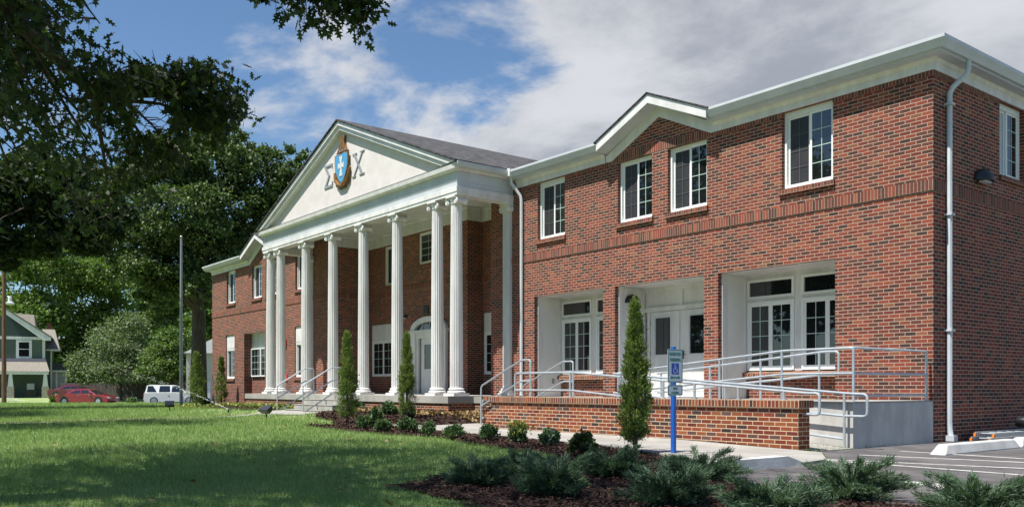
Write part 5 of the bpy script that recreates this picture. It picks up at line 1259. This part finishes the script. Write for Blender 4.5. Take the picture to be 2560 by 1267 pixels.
m = MB(M0); m.box(hx(-78), hx(124), -2.5, -2.2, hz(938), hz(931.2)); m.build('porch_beam', WHITE, H)
for pc in (32, 116, -55):
    m = MB(M0); a = k * 3.2; b_ = k * 6
    m.hexa([(hx(pc) - b_, -2.5, hz(967)), (hx(pc) + b_, -2.5, hz(967)), (hx(pc) + b_, -2.0, hz(967)), (hx(pc) - b_, -2.0, hz(967)), (hx(pc) - a, -2.45, hz(938)), (hx(pc) + a, -2.45, hz(938)), (hx(pc) + a, -2.1, hz(938)), (hx(pc) - a, -2.1, hz(938))]); o = m.build('porch_column', WHITE, H)
    MB(M0).box(hx(pc) - k * 7.5, hx(pc) + k * 7.5, -2.6, -1.9, -.4, hz(967.2)).build('pier', mat('tan_stone', (.42, .38, .31), .9, (.30, .26, .21), 3), o)
t_ = thing('barbecue_grill', 'covered barbecue grill on the green house porch', 'grill', tuple(M0 @ Vector((hx(78), -1.4, 0))))
MB(M0).box(hx(70), hx(88), -1.6, -1.0, hz(975), hz(960)).build('lid', POLEM, t_); MB(M0).box(hx(66), hx(92), -1.65, -.95, hz(992), hz(975.2)).build('cart', BLACK, t_)
for lab, px in (('bush beside the porch pier of the green house', 50), ('low bush in the middle of the green house porch', 80), ('low bush beside the corner porch pier', 108)):
    shrub(lab, px, 992, 26 if px == 50 else 24, 18 if px == 50 else 10, 'bushes before the green house', m_=LF_GREY, dens=.35, leaf=.035, zb=-.62)
# annex and neighbour on the right of the house
M1, loc = frame_at(140, 104, .42); a_ = thing('garage', 'low grey annex with a dark roof behind the parked cars', 'garage', loc); k1 = 104 / 2204
m = MB(M1); m.box(-.6 * 0 + (125 - 140) * k1, (160 - 140) * k1, 0, 5, -.3, (993 - 928) * k1); m.build('wall', mat('annex_grey', (.35, .34, .35), .8), a_)
m = MB(M1); m.prism([((122 - 140) * k1, (993 - 928) * k1 + .02), ((163 - 140) * k1, (993 - 928) * k1 + .02), ((150 - 140) * k1, (993 - 908) * k1), ((122 - 140) * k1, (993 - 906) * k1)], 'y', -.3, 5.2); m.build('roof', DKR, a_)
m = MB(M1); m.box((139 - 140) * k1, (143 - 140) * k1, -.05, -.001, 0, (993 - 928) * k1); m.box((122 - 140) * k1, (163 - 140) * k1, -.34, -.301, (993 - 930) * k1, (993 - 926) * k1); m.build('trim', WHITE, a_)
M2, loc = frame_at(505, 80, .30); a_ = thing('grey_house', 'pale house with a grey hip roof behind the big tree trunk', 'house', loc); k2 = 80 / 2204
def nz(py): return (997 - py) * k2
m = MB(M2); m.box((468 - 505) * k2, (560 - 505) * k2, 0, 7, -.4, nz(868)); m.build('wall', mat('pale_wall', (.50, .48, .44), .8), a_)
m = MB(M2); m.hexa([((462 - 505) * k2, -.5, nz(869)), ((566 - 505) * k2, -.5, nz(869)), ((566 - 505) * k2, 7.5, nz(869)), ((462 - 505) * k2, 7.5, nz(869)), ((530 - 505) * k2, 3.2, nz(826)), ((540 - 505) * k2, 3.2, nz(826)), ((540 - 505) * k2, 4, nz(826)), ((530 - 505) * k2, 4, nz(826))]); m.build('roof', mat('grey_roof', (.20, .215, .215), .9, (.15, .16, .16), 5), a_)
m = MB(M2); m.box((515 - 505) * k2, (525 - 505) * k2, -.05, -.001, 0, 2.1); m.build('door', WHITE, a_)
M3, loc = frame_at(310, 92); FE = thing('wooden_fence', 'long weathered grey board fence behind the parked cars', 'fence', loc); k3 = 92 / 2204
m = MB(M3); n_ = 110
for i in range(n_):
    x0 = (150 - 310) * k3 + i * (480 - 150) * k3 / n_; m.box(x0, x0 + .118, 0, .025, -.2, 1.62 + .03 * random.random())
m.build('boards', mat('fence_wood', (.125, .105, .095), .9, (.07, .06, .055), 5, stretch=(1, 1, .2)), FE)
m = MB(M3)
for z in (.4, 1.3): m.box((150 - 310) * k3, (480 - 310) * k3, .026, .07, z, z + .09)
m.build('rail', BARK, FE)
# street and drive
pts = [at(px, d_, 0)[:2] for px, d_ in ((-500, 76), (100, 76), (480, 74), (700, 70), (700, 80), (480, 83), (100, 84), (-500, 84))]
struct(sheet('street', pts[::-1] if False else pts, ASPH, .004, 2.0))
pts = [at(px, d_, 0)[:2] for px, d_ in ((-30, 88), (52, 88), (20, 97), (-30, 97))]
struct(sheet('driveway', pts, WALK, .01, 2.0))

# ------------------------------------------------------------------ cars
def car(name, label, px, d, ang, paint, L_, H_, Wd, suv=False, group='cars parked along the street'):
    Mx, loc = frame_at(px, d, ang); t_ = thing(name, label, 'car', loc, group)
    hl = L_ / 2; hw = Wd / 2
    if suv: low = [(-hl, .45), (-hl + .03, .95), (-hl + .10, 1.08), (hl - 1.15, 1.10), (hl - .25, .98), (hl, .82), (hl, .42), (hl - .1, .28), (-hl + .1, .28)]
    else: low = [(-hl, .50), (-hl + .04, .88), (-hl + .25, .98), (-hl + .9, .98), (hl - 1.45, .93), (hl - .45, .78), (hl - .05, .62), (hl, .40), (hl - .12, .22), (-hl + .1, .24)]
    top = ([(-hl + .12, 1.08), (-hl + .28, H_ - .08), (-hl + .5, H_), (hl - 2.2, H_ - .03), (hl - 1.85, H_ - .12), (hl - 1.05, 1.10)] if suv else [(-hl + .62, .955), (-hl + 1.45, 1.29), (-hl + 1.95, H_), (-hl + 2.5, H_ - .01), (-hl + 2.95, H_ - .08), (hl - 1.15, .91)])
    def loft(poly, ws, mat_, nm, par):
        m = MB(Mx); rings = [[m.P((x_ * (1 - e), y_, z + dz)) for x_, z in poly] for y_, e, dz in ws]
        n = len(poly)
        for a, b in zip(rings, rings[1:]):
            for j in range(n): m.f.append([a[j], a[(j + 1) % n], b[(j + 1) % n], b[j]])
        m.f.append(rings[0]); m.f.append(rings[-1][::-1]); return m.build(nm, mat_, par, smooth=True)
    body = loft(low, [(-hw, .02, 0), (-hw + .08, 0, .015), (hw - .08, 0, .015), (hw, .02, 0)], paint, 'body', t_)
    cab = MB(Mx); zb = min(p[1] for p in top); ring = []
    for s in (-1, 1):
        ring.append([cab.P((x_, s * (hw - .06 - .22 * (z - zb) / (H_ - zb)), z)) for x_, z in top])
    n = len(top); a, b = ring
    for j in range(n): cab.f.append([a[j], a[(j + 1) % n], b[(j + 1) % n], b[j]])
    cab.f.append(a); cab.f.append(b[::-1]); cab.build('cabin', paint, t_, smooth=True)
    # side windows, windscreen and rear window as dark glass just proud of the cabin
    xs0, xs1 = top[1][0], top[-2][0]; zb2, zt2 = zb + .05, H_ - .11
    def yy(z): return hw - .06 - .22 * (z - zb) / (H_ - zb) + .006
    spans = [(xs0 - (.0 if suv else .45), xs0 + (.85 if suv else .75)), (xs0 + (1.0 if suv else .85), xs0 + (1.95 if suv else 1.7)), (xs0 + (2.05 if suv else 1.8), xs1 + (.55 if suv else .75))]
    for s in (-1, 1):
        for i, (u0, u1) in enumerate(spans):
            l_ = .35 if (i == 0 and not suv) else .08; r_ = .62 if i == 2 else (.35 if (suv and i == 0) else .03); u0b = u0; m = MB(Mx)
            q = [(u0b, zb2), (u1, zb2), (max(u1 - r_, u0b + l_ + .05), zt2), (u0b + l_, zt2)]
            if not suv:
                if i == 2: continue
                q = ([(-hl + 1.20, 1.0), (-hl + 2.22, 1.0), (-hl + 2.22, 1.30), (-hl + 1.78, 1.26)], [(-hl + 2.30, 1.0), (-hl + 3.52, .985), (-hl + 2.92, 1.28), (-hl + 2.30, 1.31)])[i]
            f = [(x_, s * yy(z), z) for x_, z in q]; g2 = [(x_, s * (yy(z) - .02), z) for x_, z in q]; m.hexa([*f, *g2]); m.build('side_window', GLASS, t_)
    for (p, q, nm) in ((top[-2], top[-1], 'windscreen'), (top[0], top[1], 'rear_window')):
        m = MB(Mx); e = [Vector((*p,)).lerp(Vector((*q,)), u) for u in (.08, .92)]; nrm = Vector((q[1] - p[1], -(q[0] - p[0]))).normalized() * .008 * (-1 if nm == 'windscreen' else 1)
        if nm == 'rear_window': nrm = -Vector((abs(nrm.x), -abs(nrm.y)))
        else: nrm = Vector((abs(nrm.x), abs(nrm.y)))
        f = [(e[0].x + nrm.x, -yy(e[0].y) + .1, e[0].y + nrm.y), (e[0].x + nrm.x, yy(e[0].y) - .1, e[0].y + nrm.y), (e[1].x + nrm.x, yy(e[1].y) - .1, e[1].y + nrm.y), (e[1].x + nrm.x, -yy(e[1].y) + .1, e[1].y + nrm.y)]
        m.hexa([*f, *[(a_[0] - nrm.x * 2, a_[1], a_[2] - nrm.y * 2) for a_ in f]]); m.build(nm, GLASS, t_)
    rw = .37 if suv else .33
    for x_ in (-hl + .88, hl - .92):
        for s in (-1, 1):
            yo = s * (hw - .09); m = MB(Mx); m.lathe([(rw - .05, -.11), (rw, -.08), (rw, .08), (rw - .05, .11)], (x_, yo, rw), 22, 'y'); wh = m.build('wheel', BLACK, t_, smooth=True)
            m = MB(Mx); m.lathe([(rw - .12, -.125), (rw - .12, .125)], (x_, yo, rw), 16, 'y'); m.build('rim', GALV2, wh)
            m = MB(Mx); m.lathe([(rw + .07, -.012), (rw + .07, .012)], (x_, s * (hw - .005), rw + .02), 22, 'y'); m.build('wheel_arch', BLACK if not suv else paint, t_)
    for s in (-1, 1):
        MB(Mx).box(-hl - .012, -hl + .12, s * (hw - .16) - .14, s * (hw - .16) + .14, .68 if not suv else .70, .86 if not suv else 1.05).build('tail_light', RED, t_)
        MB(Mx).box(hl - .16, hl - .02, s * (hw - .22) - .15, s * (hw - .22) + .15, .58, .70).build('headlight', SIGNW, t_)
        MB(Mx).box(hl - 1.75, hl - 1.58, s * (hw + .06) - .09, s * (hw + .06) + .09, .98, 1.12).build('mirror', paint, t_)
    for s in (-1, 1):
        for dx in (-.35, .65): MB(Mx).box(dx, dx + .16, s * (hw + .008) - .012, s * (hw + .008) + .012, .82, .86).build('handle', POLEM, t_)
    return t_
PRED = mat('red_paint', (.21, .006, .020), .25, coat=.8); PRED2 = mat('dark_red_paint', (.11, .008, .020), .25, coat=.8); PWH = mat('white_car_paint', (.72, .73, .72), .25, coat=.8)
car('parked_car', 'bright red sedan parked nearest on the street', 219, 77, R(-6), PRED, 4.9, 1.42, 1.82)
car('parked_car', 'dark red car behind the bright red sedan', 186, 91, R(6), PRED2, 4.7, 1.45, 1.8)
car('parked_suv', 'white suv seen from behind its rear wheel, beyond the flagpole', 432, 80, R(16), PWH, 4.75, 1.80, 1.9, True)
